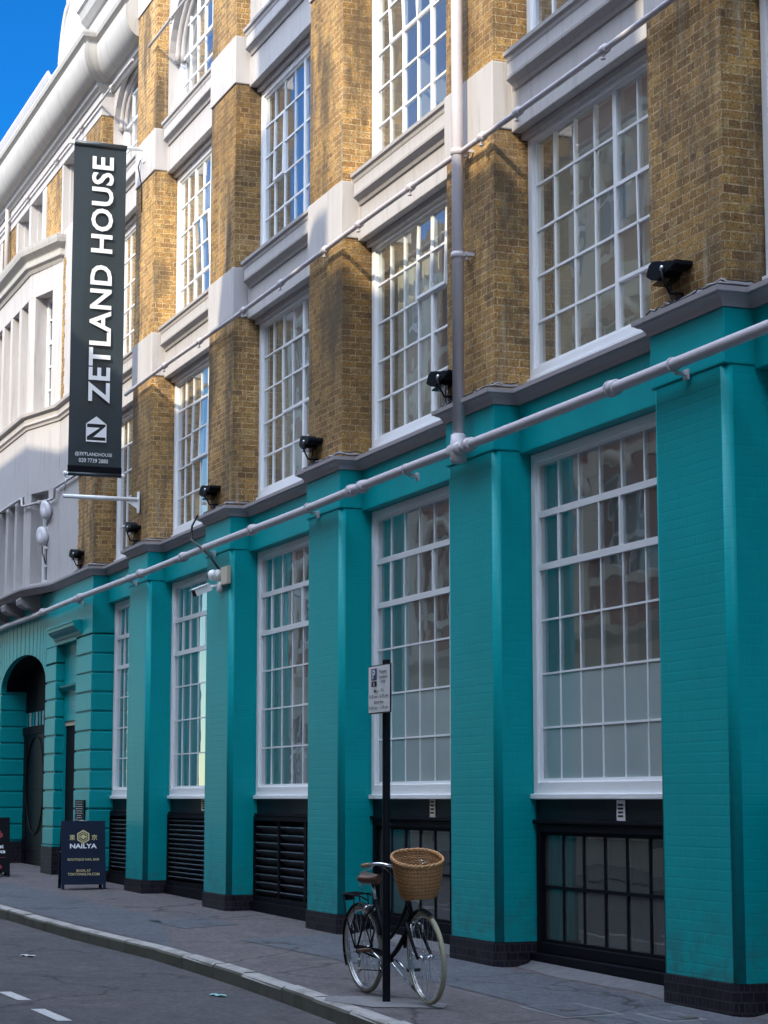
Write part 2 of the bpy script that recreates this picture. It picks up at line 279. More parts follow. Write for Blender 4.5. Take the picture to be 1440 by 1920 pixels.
# ------------------------------------------------------------------ mesh helpers
class MB:
    def __init__(s): s.v = []; s.f = []; s.smooth = set()
    def add(s, verts, faces, smooth=False):
        o = len(s.v); s.v += [tuple(v) for v in verts]
        for f in faces:
            if smooth: s.smooth.add(len(s.f))
            s.f.append([i + o for i in f])
        return s
    def box(s, x0, x1, y0, y1, z0, z1):
        v = [(x, y, z) for z in (z0, z1) for y in (y0, y1) for x in (x0, x1)]
        return s.add(v, [(0, 2, 3, 1), (4, 5, 7, 6), (0, 1, 5, 4), (2, 6, 7, 3), (0, 4, 6, 2), (1, 3, 7, 5)])
    def bbox(s, x0, x1, y0, y1, z0, z1, b=.006):
        """box with bevelled edges"""
        bm = bmesh.new(); bmesh.ops.create_cube(bm, size=1)
        for v in bm.verts: v.co = Vector(((x0 + x1) / 2 + v.co.x * (x1 - x0), (y0 + y1) / 2 + v.co.y * (y1 - y0), (z0 + z1) / 2 + v.co.z * (z1 - z0)))
        bmesh.ops.bevel(bm, geom=bm.edges[:], offset=b, segments=2, affect='EDGES', profile=.5)
        bm.verts.index_update(); s.add([v.co[:] for v in bm.verts], [[v.index for v in f.verts] for f in bm.faces]); bm.free(); return s
    def obox(s, c, ax, ay, az):
        """oriented box: centre and three half-axis vectors"""
        c, ax, ay, az = map(Vector, (c, ax, ay, az))
        v = [c + ax * i + ay * j + az * k for k in (-1, 1) for j in (-1, 1) for i in (-1, 1)]
        return s.add(v, [(0, 2, 3, 1), (4, 5, 7, 6), (0, 1, 5, 4), (2, 6, 7, 3), (0, 4, 6, 2), (1, 3, 7, 5)])
    def prism(s, poly, a, b, fn, smooth=False):
        """2-D polygon extruded between a and b; fn(p, t) gives the 3-D point"""
        n = len(poly); v = [fn(p, a) for p in poly] + [fn(p, b) for p in poly]
        s.add(v, [list(range(n))[::-1], list(range(n, 2 * n))])
        o = len(s.v) - 2 * n
        for i in range(n):
            j = (i + 1) % n
            if smooth: s.smooth.add(len(s.f))
            s.f.append([o + i, o + j, o + n + j, o + n + i])
        return s
    def tube(s, pts, r, n=8, cap=True, closed=False, smooth=True):
        pts = [Vector(p) for p in pts]; m = len(pts)
        rr = r if isinstance(r, (list, tuple)) else [r] * m
        T = []
        for i in range(m):
            if closed: d = pts[(i + 1) % m] - pts[i - 1]
            else: d = pts[min(i + 1, m - 1)] - pts[max(i - 1, 0)]
            T.append(d.normalized() if d.length > 1e-9 else Vector((0, 0, 1)))
        a = Vector((0, 0, 1)) if abs(T[0].z) < .9 else Vector((1, 0, 0))
        u = T[0].cross(a).normalized(); verts = []
        for i in range(m):
            u = (u - T[i] * u.dot(T[i]))
            u = u.normalized() if u.length > 1e-6 else T[i].orthogonal().normalized()
            w = T[i].cross(u)
            for k in range(n):
                an = 2 * PI * k / n; verts.append(pts[i] + (u * math.cos(an) + w * math.sin(an)) * rr[i])
        faces = []
        for i in range(m if closed else m - 1):
            for k in range(n):
                a0, b0 = i * n + k, i * n + (k + 1) % n; i2 = (i + 1) % m
                faces.append([a0, b0, i2 * n + (k + 1) % n, i2 * n + k])
        s.add(verts, faces, smooth)
        if cap and not closed:
            o = len(s.v) - len(verts); s.f.append([o + k for k in range(n)][::-1]); s.f.append([o + (m - 1) * n + k for k in range(n)])
        return s
    def lathe(s, prof, c, axis=(0, 0, 1), n=20, sx=1, sy=1):
        """profile of (radius, height) turned round an axis"""
        ax = Vector(axis).normalized(); u = ax.orthogonal().normalized(); w = ax.cross(u); c = Vector(c); verts = []
        for (r, h) in prof:
            for k in range(n):
                an = 2 * PI * k / n; verts.append(c + ax * h + (u * math.cos(an) * sx + w * math.sin(an) * sy) * r)
        faces = [[i * n + k, i * n + (k + 1) % n, (i + 1) * n + (k + 1) % n, (i + 1) * n + k] for i in range(len(prof) - 1) for k in range(n)]
        s.add(verts, faces, True); o = len(s.v) - len(verts)
        s.f.append([o + k for k in range(n)][::-1]); s.f.append([o + (len(prof) - 1) * n + k for k in range(n)])
        return s
    def torus(s, c, axis, R0, r, n=48, m=8, sq=1.0):
        ax = Vector(axis).normalized(); u = ax.orthogonal().normalized(); w = ax.cross(u); c = Vector(c)
        s.tube([c + (u * math.cos(2 * PI * k / n) + w * math.sin(2 * PI * k / n)) * R0 for k in range(n)], r, m, closed=True); return s
    def sweep(s, path, prof, caps=True):
        """profile of (outward, z) run along a plan path with mitred corners; outward is to the right of travel towards -x"""
        P = [Vector((p[0], p[1])) for p in path]; m = len(P); k = len(prof); verts = []
        for i in range(m):
            ns = []
            if i > 0: d = (P[i] - P[i - 1]).normalized(); ns.append(Vector((-d.y, d.x)))
            if i < m - 1: d = (P[i + 1] - P[i]).normalized(); ns.append(Vector((-d.y, d.x)))
            if len(ns) == 2:
                q = ns[0] + ns[1]; q = q / max(q.length_squared, .05) * 2
            else: q = ns[0]
            for (o, z) in prof: verts.append((P[i].x + q.x * o, P[i].y + q.y * o, z))
        faces = [[i * k + j, i * k + j + 1, (i + 1) * k + j + 1, (i + 1) * k + j] for i in range(m - 1) for j in range(k - 1)]
        faces += [[i * k, (i + 1) * k, (i + 1) * k + k - 1, i * k + k - 1] for i in range(m - 1)]
        if caps: faces += [list(range(k)), [(m - 1) * k + j for j in range(k)][::-1]]
        return s.add(verts, faces)
    def build(s, name, mat, parent=None, local=False, label=None):
        fix = name not in ('pane', 'sash_pane', 'frosted_pane')
        me = bpy.data.meshes.new(name); me.from_pydata(s.v, [], s.f)
        for i in s.smooth: me.polygons[i].use_smooth = True
        if fix:
            bm = bmesh.new(); bm.from_mesh(me); bmesh.ops.recalc_face_normals(bm, faces=bm.faces[:]); bm.to_mesh(me); bm.free()
        me.materials.append(mat); o = bpy.data.objects.new(name, me); COL.objects.link(o)
        if parent: adopt(o, parent, local)
        if label: o['label'] = label
        return o
def world_loc(p):
    v = Vector((0, 0, 0))
    while p is not None and p.get('_w'): v = v + Vector(p.location); p = p.parent
    return v
ROOT_INV = {}
def adopt(o, parent, local=False):
    """make o a part of parent; meshes are written in world space unless local"""
    o.parent = parent
    if not local:
        top = parent
        while top.parent: top = top.parent
        if parent is top: o.matrix_parent_inverse = Matrix.Translation(-Vector(top.location))
def thing(name, label, cat, loc=(0, 0, 0), rz=0.0, group=None):
    o = bpy.data.objects.new(name, None); COL.objects.link(o); o.location = loc; o.rotation_euler = (0, 0, rz); o.empty_display_size = .2
    return tag(o, label, cat, group)
def tag(o, label, cat=None, group=None, kind=None):
    if label: o['label'] = label
    if cat: o['category'] = cat
    if group: o['group'] = group
    if kind: o['kind'] = kind
    return o
def copy_tree(o, parent=None):
    c = o.copy(); COL.objects.link(c)
    if parent: c.parent = parent
    for ch in list(o.children): copy_tree(ch, c)
    return c
def text_mesh(body, origin, right, up, width, height, mat, name='lettering', parent=None, bold=0.0, align='C', local=False, extrude=.0015, lift=.003, space=1.0):
    """lettering as flat raised glyphs fitted into width x height (height None keeps proportion); origin = centre"""
    cu = bpy.data.curves.new('t', 'FONT'); cu.body = body; cu.size = 1; cu.offset = bold; cu.space_character = space; cu.resolution_u = 3
    ob = bpy.data.objects.new('t', cu); COL.objects.link(ob)
    dg = bpy.context.evaluated_depsgraph_get(); dg.update()
    me0 = bpy.data.meshes.new_from_object(ob.evaluated_get(dg))
    vs = [v.co.copy() for v in me0.vertices]; fs = [list(p.vertices) for p in me0.polygons]
    bpy.data.objects.remove(ob); bpy.data.meshes.remove(me0)
    if not vs: return None
    x0, x1 = min(v.x for v in vs), max(v.x for v in vs); y0, y1 = min(v.y for v in vs), max(v.y for v in vs)
    sx = width / (x1 - x0); sy = (height / (y1 - y0)) if height else sx
    right, up, origin = Vector(right).normalized(), Vector(up).normalized(), Vector(origin); nrm = right.cross(up)
    b = MB(); b.add([origin + right * ((v.x - (x0 + x1) / 2) * sx) + up * ((v.y - (y0 + y1) / 2) * sy) + nrm * lift for v in vs], fs)
    return b.build(name, mat, parent, local)
def bez(p0, p1, p2, p3, n=10):
    p0, p1, p2, p3 = map(Vector, (p0, p1, p2, p3))
    return [p0 * (1 - t) ** 3 + p1 * 3 * t * (1 - t) ** 2 + p2 * 3 * t * t * (1 - t) + p3 * t ** 3 for t in [i / n for i in range(n + 1)]]
def ground_z(x, y): return -.31 - .0103 * x + .02 * y
KERB = [(6, -3.2), (-9, -2.62), (-14.4, -2.30), (-17.6, -2.17), (-20.8, -2.15), (-24.0, -2.33), (-27.9, -2.41), (-34, -2.5), (-60, -2.9), (-110, -3.7)]
def kerb_y(x):
    for (xa, ya), (xb, yb) in zip(KERB, KERB[1:]):
        if xb <= x <= xa: return ya + (yb - ya) * (xa - x) / (xa - xb)
    return KERB[0][1] if x > 0 else KERB[-1][1]
def road_z(x, y): return ground_z(x, -2.4) - .125 + .02 * min(2.6, -2.4 - y) if y < -2.4 else ground_z(x, y) - .125

# ------------------------------------------------------------------ ground, road, pavement, kerb (the setting)
def sheet(name, mat, xs, yfn_list, zfn, kind='structure'):
    b = MB(); rows = [[(x, y, zfn(x, y)) for y in yfn_list(x)] for x in xs]; k = len(rows[0])
    b.add([p for r in rows for p in r], [[i * k + j, i * k + j + 1, (i + 1) * k + j + 1, (i + 1) * k + j] for i in range(len(xs) - 1) for j in range(k - 1)])
    o = b.build(name, mat); o['kind'] = kind; return o
xs_g = [6, 0, -5, -9] + [-9 - .6 * i for i in range(1, 60)] + [-48, -60, -80, -110]
sheet('road', M['road'], xs_g, lambda x: [kerb_y(x) - .001 - t * (kerb_y(x) + 7.3) for t in (0, .05, .2, .4, .7, 1.0)], road_z)
sheet('pavement', M['pave'], xs_g, lambda x: [kerb_y(x) + .14, kerb_y(x) * .5, 1.6], lambda x, y: ground_z(x, y))
sheet('far_pavement', M['pave'], [6, -20, -50, -110], lambda x: [-7.3, -9.6], lambda x, y: ground_z(x, -2.4) - .02)
g_ = MB(); g_.add([(-600, -600, -1.2), (600, -600, -1.2), (600, 600, -1.2), (-600, 600, -1.2)], [(0, 1, 2, 3)]); g_.build('ground', M['soil'])['kind'] = 'structure'
kb = MB(); x = 5.0
while x > -60:                                             # granite kerb stones laid end to end
    ln = random.uniform(.85, 1.25); x2 = x - ln
    ya, yb = kerb_y(x), kerb_y(x2); dz = random.uniform(-.006, .006); dy = random.uniform(-.008, .008)
    za, zb = ground_z(x, ya), ground_z(x2, yb); j = .008
    prof = [(-.0, -.16), (0.0, -.025), (.012, -.006), (.03, .006), (.13, .008), (.15, .002), (.15, -.16)]
    va = [(x - j, ya + dy + o, za + h + dz) for o, h in prof]; vb = [(x2 + j, yb + dy + o, zb + h + dz + random.uniform(-.003, .003)) for o, h in prof]
    n = len(prof); kb.add(va + vb, [[i, (i + 1) % n, n + (i + 1) % n, n + i] for i in range(n)] + [list(range(n))[::-1], list(range(n, 2 * n))])
    x = x2
ko = kb.build('kerb', M['granite']); ko['kind'] = 'structure'
kj = sheet('kerb_bedding', M['conc'], xs_g, lambda x: [kerb_y(x) + .01, kerb_y(x) + .148], lambda x, y: ground_z(x, y) - .012)
def patch(name, mat, pts, lift=.004, kind='structure', fn=ground_z):
    b = MB(); b.add([(x, y, fn(x, y) + lift) for x, y in pts], [list(range(len(pts)))]); o = b.build(name, mat); o['kind'] = kind; return o
patch('pavement_patch', M['pave2'], [(-21.0, -2.0), (-24.4, -2.16), (-29.5, -2.24), (-35.5, -2.3), (-40, -2.4), (-40, -1.25), (-34, -1.15), (-29.5, -1.1), (-25.2, -1.02), (-23.6, -1.35)])
patch('pavement_patch', M['pave2'], [(-21.6, -.05), (-21.4, -1.15), (-17.9, -.95), (-13.2, -1.0), (-8, -1.05), (-8, .0), (-13.1, .0), (-17.2, .02)])
patch('pavement_patch', M['pave2'], [(-24.9, -.55), (-24.6, -1.3), (-23.2, -1.24), (-23.5, -.5)])
cf = MB()                                                  # cement fillet against the wall
for (xa, xb, yo) in [(-13.16, -10.2, .30), (-17.3, -14.42, .30), (-21.4, -18.52, .30)]:
    pts = []
    for i in range(9):
        t = i / 8; xx = xa + (xb - xa) * t; w = random.uniform(.07, .15); zb = ground_z(xx, yo)
        pts.append([(xx, yo - .005, zb + .055), (xx, yo - w * .5, zb + .03), (xx, yo - w - .08, ground_z(xx, yo - w - .08) + .003)])
    cf.add([p for r in pts for p in r], [[i * 3 + j, i * 3 + j + 1, i * 3 + 4 + j, i * 3 + 3 + j] for i in range(8) for j in range(2)], True)
cf.build('pavement_fillet', M['fillet'])['kind'] = 'structure'
patch('post_footing', M['conc'], [(-15.9, -2.12), (-15.62, -2.24), (-15.02, -2.06), (-14.72, -1.62), (-14.95, -1.48), (-15.35, -1.56), (-15.7, -1.78)], .006)
for pts in ([(-18.0, -4.19), (-17.3, -4.16), (-17.3, -4.27), (-18.0, -4.30)], [(-16.6, -4.20), (-15.75, -4.17), (-15.75, -4.28), (-16.6, -4.31)],
            [(-28.9, -2.56), (-28.75, -4.4), (-28.87, -4.4), (-29.02, -2.56)]):
    patch('road_marking', M['paint_line'], pts, .004, fn=road_z)
cv = MB()                                                  # small flush access cover with pale edging
for (xa, xb, ya, yb) in [(-14.55, -13.75, -1.10, -.62), (-13.75, -13.2, -.55, -.25)]:
    patch('pavement_cover', M['conc'], [(xa, ya), (xb, ya), (xb, yb), (xa, yb)], .0045)
    patch('pavement_cover', M['pave2'], [(xa + .05, ya + .04), (xb - .05, ya + .04), (xb - .05, yb - .04), (xa + .05, yb - .04)], .0085)
    patch('pavement_cover', M['iron'], [(xa + .32, ya + .17), (xa + .47, ya + .17), (xa + .47, ya + .28), (xa + .32, ya + .28)], .0125)

# ------------------------------------------------------------------ the long building
BP = 4.145
def PL(k): return -14.33 - BP * k
def PR(k): return PL(k) + 1.11
P5L, P5R = -34.43, -33.29
bld = thing('office_building', 'long brick office building with teal painted ground floor and pale stone bands', 'building', (-24, .5, 0))
def bays():
    """(index, left edge, right edge) of every opening between two piers"""
    out = [(j, PR(j), PL(j - 1)) for j in range(0, 5)]
    out.append((5, P5R, PL(4))); return out
YB, YW, YG = .25, .36, .408                                # bay wall face, window frame face, glass

def rounded_pier(k, z0, z1, r=.065, y1=.62):
    L_, R_ = PL(k), PR(k); poly = [(L_, y1), (L_, r)]
    poly += [(L_ + r - r * math.cos(a), r - r * math.sin(a)) for a in [PI / 2 * i / 6 for i in range(1, 7)]]
    poly += [(R_ - r + r * math.sin(a), r - r * math.cos(a)) for a in [PI / 2 * i / 6 for i in range(0, 7)]]
    poly += [(R_, y1)]
    b = MB(); n = len(poly)
    nz = 2; v = [(x, y, z0 + (z1 - z0) * i) for i in range(nz) for x, y in poly]
    for i in range(n):
        j = (i + 1) % n
        if 1 <= i <= 6 or 8 <= i <= 13: b.smooth.add(len(b.f))
        b.f.append([i, j, n + j, n + i])
    b.v = v; b.f.append(list(range(n))[::-1]); b.f.append(list(range(n, 2 * n))); return b
for k in range(-1, 5):
    zt = .055 + (-14.3 - PL(k)) * .0080
    p = rounded_pier(k, zt, 4.50).build('pier', M['teal'], bld)
    h = MB(); h.bbox(PL(k) - .012, PR(k) + .012, -.012, .62, 4.503, 4.925, .012); h.build('pier_head', M['teal_plain'], p)
    q = MB(); c = .07; L_, R_ = PL(k) - .018, PR(k) + .018
    q.prism([(L_, .62), (L_, c), (L_ + c, -.018), (R_ - c, -.018), (R_, c), (R_, .62)], -.6, zt - .003, lambda p_, t: (p_[0], p_[1], t))
    q.build('plinth', M['plinth'], p)
    # upper pier of stock brick with two painted stone bands
    u = MB(); u.box(PL(k) - .03, PR(k) - .005, .02, .62, 4.93, 7.548); u.box(PL(k) - .03, PR(k) - .005, .02, .62, 8.203, 10.682); u.box(PL(k) - .03, PR(k) - .005, .02, .62, 11.337, 13.45)
    u.build('brick_pier', M['brick'], bld)
    for z0, z1 in ((7.55, 8.20), (10.685, 11.335)):
        s = MB(); s.bbox(PL(k) - .045, PR(k) + .012, -.002, .62, z0, z1, .012); s.build('stone_band', M['white_stone'], bld)
    s = MB(); s.box(PL(k) - .045, PR(k) + .01, 0, .62, 13.452, 14.3); s.build('stone_band', M['white_stone'], bld)

# string course over the ground floor, stepping round every pier
path = []
for k in range(-1, 5): path += [(PR(k), YB), (PR(k), 0), (PL(k), 0), (PL(k), YB)]
path += [(P5R, YB), (P5R, 0), (-36.03, 0), (-37.3, -.30), (-48, -.30)]
prof1 = [(-.02, 4.928), (.022, 4.928), (.030, 4.945), (.038, 4.970), (.06, 4.995), (.092, 5.008), (.092, 5.016), (.115, 5.020), (.118, 5.058), (.0, 5.072), (-.5, 5.072)]
b = MB(); b.sweep([(-9, YB)] + path, prof1); b.build('string_course', M['cornice'], bld)

def window(x0, x1, z0, z1, cols, rows, parent=None, thick_v=(), thick_h=(), sash=None, film=0, y=YW, border=.085, bar=.022, bottom=.13, tilt=0.0, seed=0, sill=True, frame_mat='white', glass='glass', y_back=.12, arch=None, proud=.012):
    """box-framed multi-pane window: frame and glazing bars are one mesh, the glass, film, sill and opening sash its parts"""
    rnd = random.Random(seed); b = MB(); yb = y + y_back; yg = y + .048
    b.bbox(x0, x0 + border, y, yb, z0, z1, .006); b.bbox(x1 - border, x1, y, yb, z0, z1, .006)
    if arch is None: b.bbox(x0 + border, x1 - border, y + .003, yb, z1 - border, z1, .006)
    b.bbox(x0 + border, x1 - border, y + .003, yb, z0, z0 + bottom, .006)
    gx0, gx1, gz0, gz1 = x0 + border, x1 - border, z0 + bottom, z1 - (border if arch is None else 0)
    # inner stop bead round the glass
    for (a0, a1, c0, c1) in ((gx0, gx0 + .028, gz0, gz1), (gx1 - .028, gx1, gz0, gz1)): b.box(a0, a1, y + .030, yb - .01, c0, c1)
    for (c0, c1) in ((gz0, gz0 + .03), (gz1 - .03, gz1)): b.box(gx0 + .028, gx1 - .028, y + .031, yb - .01, c0, c1)
    xs = [gx0 + (gx1 - gx0) * i / cols for i in range(cols + 1)]
    if isinstance(rows, int): rows = [1] * rows
    tot = sum(rows); zs = [gz1]
    for r_ in rows: zs.append(zs[-1] - (gz1 - gz0) * r_ / tot)
    for i in range(1, cols):
        w = (.034 if len(thick_v) == 1 else .021) if i in thick_v else bar / 2
        b.box(xs[i] - w, xs[i] + w, yg - (.020 if i in thick_v else proud), yg + .03, gz0, gz1)
    for j in range(1, len(zs) - 1):
        w = .030 if j in thick_h else bar / 2
        b.box(gx0, gx1, yg - (.022 if j in thick_h else proud + .002), yg + .031, zs[j] - w, zs[j] + w)
    root = b.build('window', M[frame_mat], parent)
    g = MB(); fm = MB()
    for i in range(cols):
        for j in range(len(zs) - 1):
            if sash and sash[0] <= i < sash[1] and sash[2] <= j < sash[3]: continue
            t1, t2 = rnd.uniform(-.0017, .0017), rnd.uniform(-.0017, .0017)
            a0, a1, c1, c0 = xs[i], xs[i + 1], zs[j], zs[j + 1]
            v = [(a0, yg + t1 - t2, c0), (a1, yg - t1 - t2, c0), (a1, yg - t1 + t2, c1), (a0, yg + t1 + t2, c1)]
            (fm if j >= len(zs) - 1 - film else g).add(v, [(0, 1, 2, 3)])
    if g.f: g.build('pane', M[glass], root)
    if fm.f: fm.build('frosted_pane', M['film'], root)
    if sash:
        i0, i1, j0, j1 = sash; s = MB(); gg = MB(); xa, xb, zt, zb = xs[i0], xs[i1], zs[j0], zs[j1]; w = .032
        def P_(px, py, pz):                                # hinge at the bottom or top rail
            hz = zb if tilt > 0 else zt; dz = pz - hz; a = abs(tilt)
            return (px, yg - .006 + py * .6 - abs(dz) * math.sin(a), hz + dz * math.cos(a))
        def sbox(a0, a1, c0, c1):
            v = [P_(px, py, pz) for pz in (c0, c1) for py in (-.025, .025) for px in (a0, a1)]
            s.add(v, [(0, 2, 3, 1), (4, 5, 7, 6), (0, 1, 5, 4), (2, 6, 7, 3), (0, 4, 6, 2), (1, 3, 7, 5)])
        sbox(xa, xa + w, zb, zt); sbox(xb - w, xb, zb, zt); sbox(xa + w, xb - w, zb, zb + w); sbox(xa + w, xb - w, zt - w, zt)
        for i in range(i0 + 1, i1): sbox(xs[i] - bar / 2, xs[i] + bar / 2, zb + w, zt - w)
        for j in range(j0 + 1, j1): sbox(xa + w, xb - w, zs[j] - bar / 2, zs[j] + bar / 2)
        for i in range(i0, i1):
            for j in range(j0, j1): gg.add([P_(xs[i], 0, zs[j + 1]), P_(xs[i + 1], 0, zs[j + 1]), P_(xs[i + 1], 0, zs[j]), P_(xs[i], 0, zs[j])], [(0, 1, 2, 3)])
        s.build('opening_sash', M[frame_mat], root); gg.build('sash_pane', M[glass], root)
    if sill:
        s = MB(); s.bbox(x0 - .012, x1 + .012, y - .03, y + .05, z0 - .002, z0 + .045, .006); s.build('sill', M[frame_mat], root)
    return root

def louvre(x0, x1, z0, z1, panels, pitch, parent):
    b = MB(); y = .33
    b.box(x0, x0 + .05, y, y + .12, z0, z1); b.box(x1 - .05, x1, y, y + .12, z0, z1); b.box(x0 + .05, x1 - .05, y + .002, y + .12, z1 - .05, z1); b.box(x0 + .05, x1 - .05, y + .002, y + .12, z0, z0 + .06)
    for i in range(1, panels):
        xc = x0 + (x1 - x0) * i / panels; b.box(xc - .035, xc + .035, y + .004, y + .11, z0 + .06, z1 - .05)
    root = b.build('vent_grille', M['dark'], parent); s = MB(); z = z0 + .10
    while z < z1 - .07:
        s.obox(((x0 + x1) / 2, y + .06, z), ((x1 - x0) / 2 - .05, 0, 0), (0, .040, -pitch * .36), (0, .004, .006)); z += pitch
    s.build('slat', M['slat'], root)
    k = MB(); k.box(x0 + .02, x1 - .02, y + .13, y + .15, z0, z1); k.build('backing', M['dark'], root); return root

rows_hint = {}
for (j, xl, xr) in bays():
    gz = ground_z((xl + xr) / 2, .3)
    # lintel of the ground-floor opening
    b = MB(); b.bbox(xl + .003, xr - .003, YB, .62, 4.475, 4.927, .01); b.build('lintel', M['teal_plain'], bld)
    window(xl + .01, xr - .01, 1.345, 4.472, 7 if j < 5 else 5, 6, bld, thick_h=(1, 2), sash=(1, 4, 1, 2), tilt=-.004, film=2 if j <= 2 else 0, seed=j, bottom=.15, bar=.018, proud=.007)
    b = MB(); b.box(xl + .004, xr - .004, .385, .60, 1.166, 1.342); f = b.build('fascia', M['fascia'], bld)
    b = MB(); b.bbox(xl + .004, xr - .004, .345, .40, 1.128, 1.163, .006); b.build('ledge', M['dark'], f)
    zb = gz + .14
    if j <= 2:
        w = window(xl + .05, xr - .05, zb, 1.126, 7, 2, bld, y=.36, border=.07, bar=.030, proud=.01, bottom=.09, seed=20 + j, sill=False, frame_mat='dark', glass='dglass')
        w.name = 'basement_window'
    else: louvre(xl + .02, xr - .02, zb, 1.126, 3 if j == 3 else 1, .098 if j == 3 else .066, bld)
    b = MB(); b.bbox(xl + .004, xr - .004, .30, .62, gz - .3, zb - .003, .008); b.build('threshold', M['dark'], bld)
    # first floor
    sa = [(3, 6, 1, 3), (4, 6, 2, 4), (3, 5, 0, 2), (2, 5, 1, 3), (2, 4, 1, 3), None][j] if j < 5 else None
    cols = 7 if j < 5 else 5
    window(xl + .01, xr - .015, 5.135, 7.515, cols, 5, bld, thick_v=(4,), sash=sa, tilt=.015 if j % 2 else -.03, seed=40 + j)
    # pale stone spandrels with a moulded sill course
    for lev, (z0, z1) in enumerate(((7.52, 8.28), (10.655, 11.42))):
        b = MB(); b.bbox(xl - .003, xr + .003, .20, .62, z0, z1 - .12, .01); sp = b.build('spandrel', M['white_stone'], bld)
        o = z1 - 8.28; pr = [(-.05, 7.90), (.02, 7.905), (.035, 7.935), (.05, 7.95), (.095, 7.985), (.10, 8.01), (.082, 8.02), (.082, 8.145), (.092, 8.16), (.10, 8.19), (.125, 8.21), (.13, 8.245), (.0, 8.275), (-.35, 8.275)]
        s = MB(); s.sweep([(xr - .02, .20), (xl + .10, .20)], [(a, z + o) for a, z in pr]); s.build('sill_course', M['white_stone'], sp)
        s = MB(); s.bbox(xl + .001, xr - .001, .30, .40, z0 - .062, z0 - .003, .006); s.build('head_moulding', M['white_stone'], sp)
    window(xl + .01, xr - .015, 8.28, 10.59, cols, 5, bld, thick_v=(4,) if j % 2 else (2, 4), sash=[(2, 4, 0, 2), (1, 3, 1, 3), (1, 4, 0, 2), (1, 2, 1, 3), (2, 4, 2, 4), None][j], tilt=.04 if j % 2 == 0 else -.02, seed=60 + j)
    # third floor: an arched opening in a pale wall
    cx, hw = (xl + xr) / 2, (xr - xl) / 2; zs, rz = 12.36, (1.05 if j < 5 else .80); hw2 = hw - .02
    arc = [(cx - hw2 * math.cos(a), zs + rz * math.sin(a)) for a in [PI * i / 20 for i in range(21)]]
    b = MB()
    for (xa, za), (xb, zb2) in zip(arc, arc[1:]):
        b.add([(xa, .20, za), (xb, .20, zb2), (xb, .20, 14.3), (xa, .20, 14.3), (xa, .62, za), (xb, .62, zb2), (xb, .62, 14.3), (xa, .62, 14.3)],
              [(0, 1, 2, 3), (4, 7, 6, 5), (0, 4, 5, 1), (3, 2, 6, 7)])
    for (xa, xb) in ((xl, xl + .02), (xr - .02, xr)): b.box(xa, xb, .201, .62, 11.35, 14.3)
    sp = b.build('arch_wall', M['white_stone'], bld)
    s = MB(); ring = [(cx - (hw2 - .05) * math.cos(a), zs + (rz - .05) * math.sin(a)) for a in [PI * i / 24 for i in range(25)]]
    s.tube([(x_, .33, z_) for x_, z_ in ring], .05, 6); s.tube([(x_, .39, z_) for x_, z_ in [(cx + (p - cx) * .95, zs + (q - zs) * .94) for p, q in ring]], .045, 6); s.build('arch_moulding', M['white_stone'], sp)
    wd = window(xl + .02, xr - .02, 11.42, 12.40, cols, 2, bld, seed=80 + j, arch=1)
    a2 = MB(); gp = MB()
    for i in range(1, cols):
        px = xl + .105 + (xr - xl - .21) * i / cols; zt = zs + (rz - .03) * math.sqrt(max(0, 1 - ((px - cx) / hw2) ** 2)); a2.box(px - .015, px + .015, YG - .02, YG + .03, 12.38, zt)
    for zz in (12.40, 12.85):
        hwz = hw2 * math.sqrt(max(0, 1 - ((zz - zs) / rz) ** 2)); a2.box(cx - hwz, cx + hwz, YG - .022, YG + .031, zz - .015, zz + .015)
    a2.build('arched_light', M['white'], wd)
    gp.add([(p, YG, q) for p, q in arc], [list(range(len(arc)))]); gp.build('pane', M['glass'], wd)

# ------------------------------------------------------------------ rooms behind the glass
def room(z0, z1, mat, back=4.2, x0=-33.3, x1=-10.2, xs=()):
    b = MB(); b.add([(x0, back, z0), (x1, back, z0), (x1, back, z1), (x0, back, z1)], [(0, 1, 2, 3)])
    for xx in (x0, x1, *xs): b.box(xx - .06, xx + .06, .62, back - .01, z0 + .01, z1 - .16)
    for xx in [x0 + 4.1 * i + 2.0 for i in range(6)]: b.box(xx - .2, xx + .2, 2.2, 2.6, z0 + .01, z1 - .16)   # columns
    r = b.build('interior', mat, bld)
    c = MB(); c.box(x0, x1, .62, back, z1 - .15, z1); c.build('ceiling', M['ceil'], r)
    c = MB(); c.box(x0, x1, .62, back, z0 - .15, z0); c.build('floor', M['roomdark'], r); return r
room(-.6, 1.15, M['roomdark'], 3.0); room(1.35, 4.62, M['room'], 4.5, xs=(-21.2, -25.5)); room(4.95, 7.62, M['room'], 5, xs=(-17.8, -25.8)); room(8.1, 10.75, M['room'], 5, xs=(-21.9,)); room(11.2, 14.2, M['room'], 5)
for (xc, yc, zc) in ((-15.6, 1.6, 7.40), (-15.6, 3.2, 7.40), (-20.3, 1.8, 7.40)):
    b = MB(); b.box(xc - .6, xc + .6, yc - .05, yc + .05, zc, zc + .05); b.build('strip_lamp', M['lamp'], bld)
for (j, xl, xr) in bays():                                 # part-drawn blinds and curtains seen through some windows
    if j in (0, 2, 3):
        b = MB(); n = 26; ww = (xr - xl) * .42
        b.add([(xl + .15 + ww * i / n, .62 + .03 * math.sin(i * 2.1), z) for z in (5.3, 7.45) for i in range(n + 1)], [[i, i + 1, n + 2 + i, n + 1 + i] for i in range(n)], True); b.build('curtain', M['blind'], bld)
    if j in (1, 4):
        b = MB(); b.box(xl + .12, xr - .12, .60, .61, 9.75, 10.55); b.build('roller_blind', M['blind'], bld); b = MB(); b.box(xl + 1.5, xr - .12, .60, .61, 6.35 if j == 1 else 6.0, 7.48); b.build('roller_blind', M['blind'], bld)

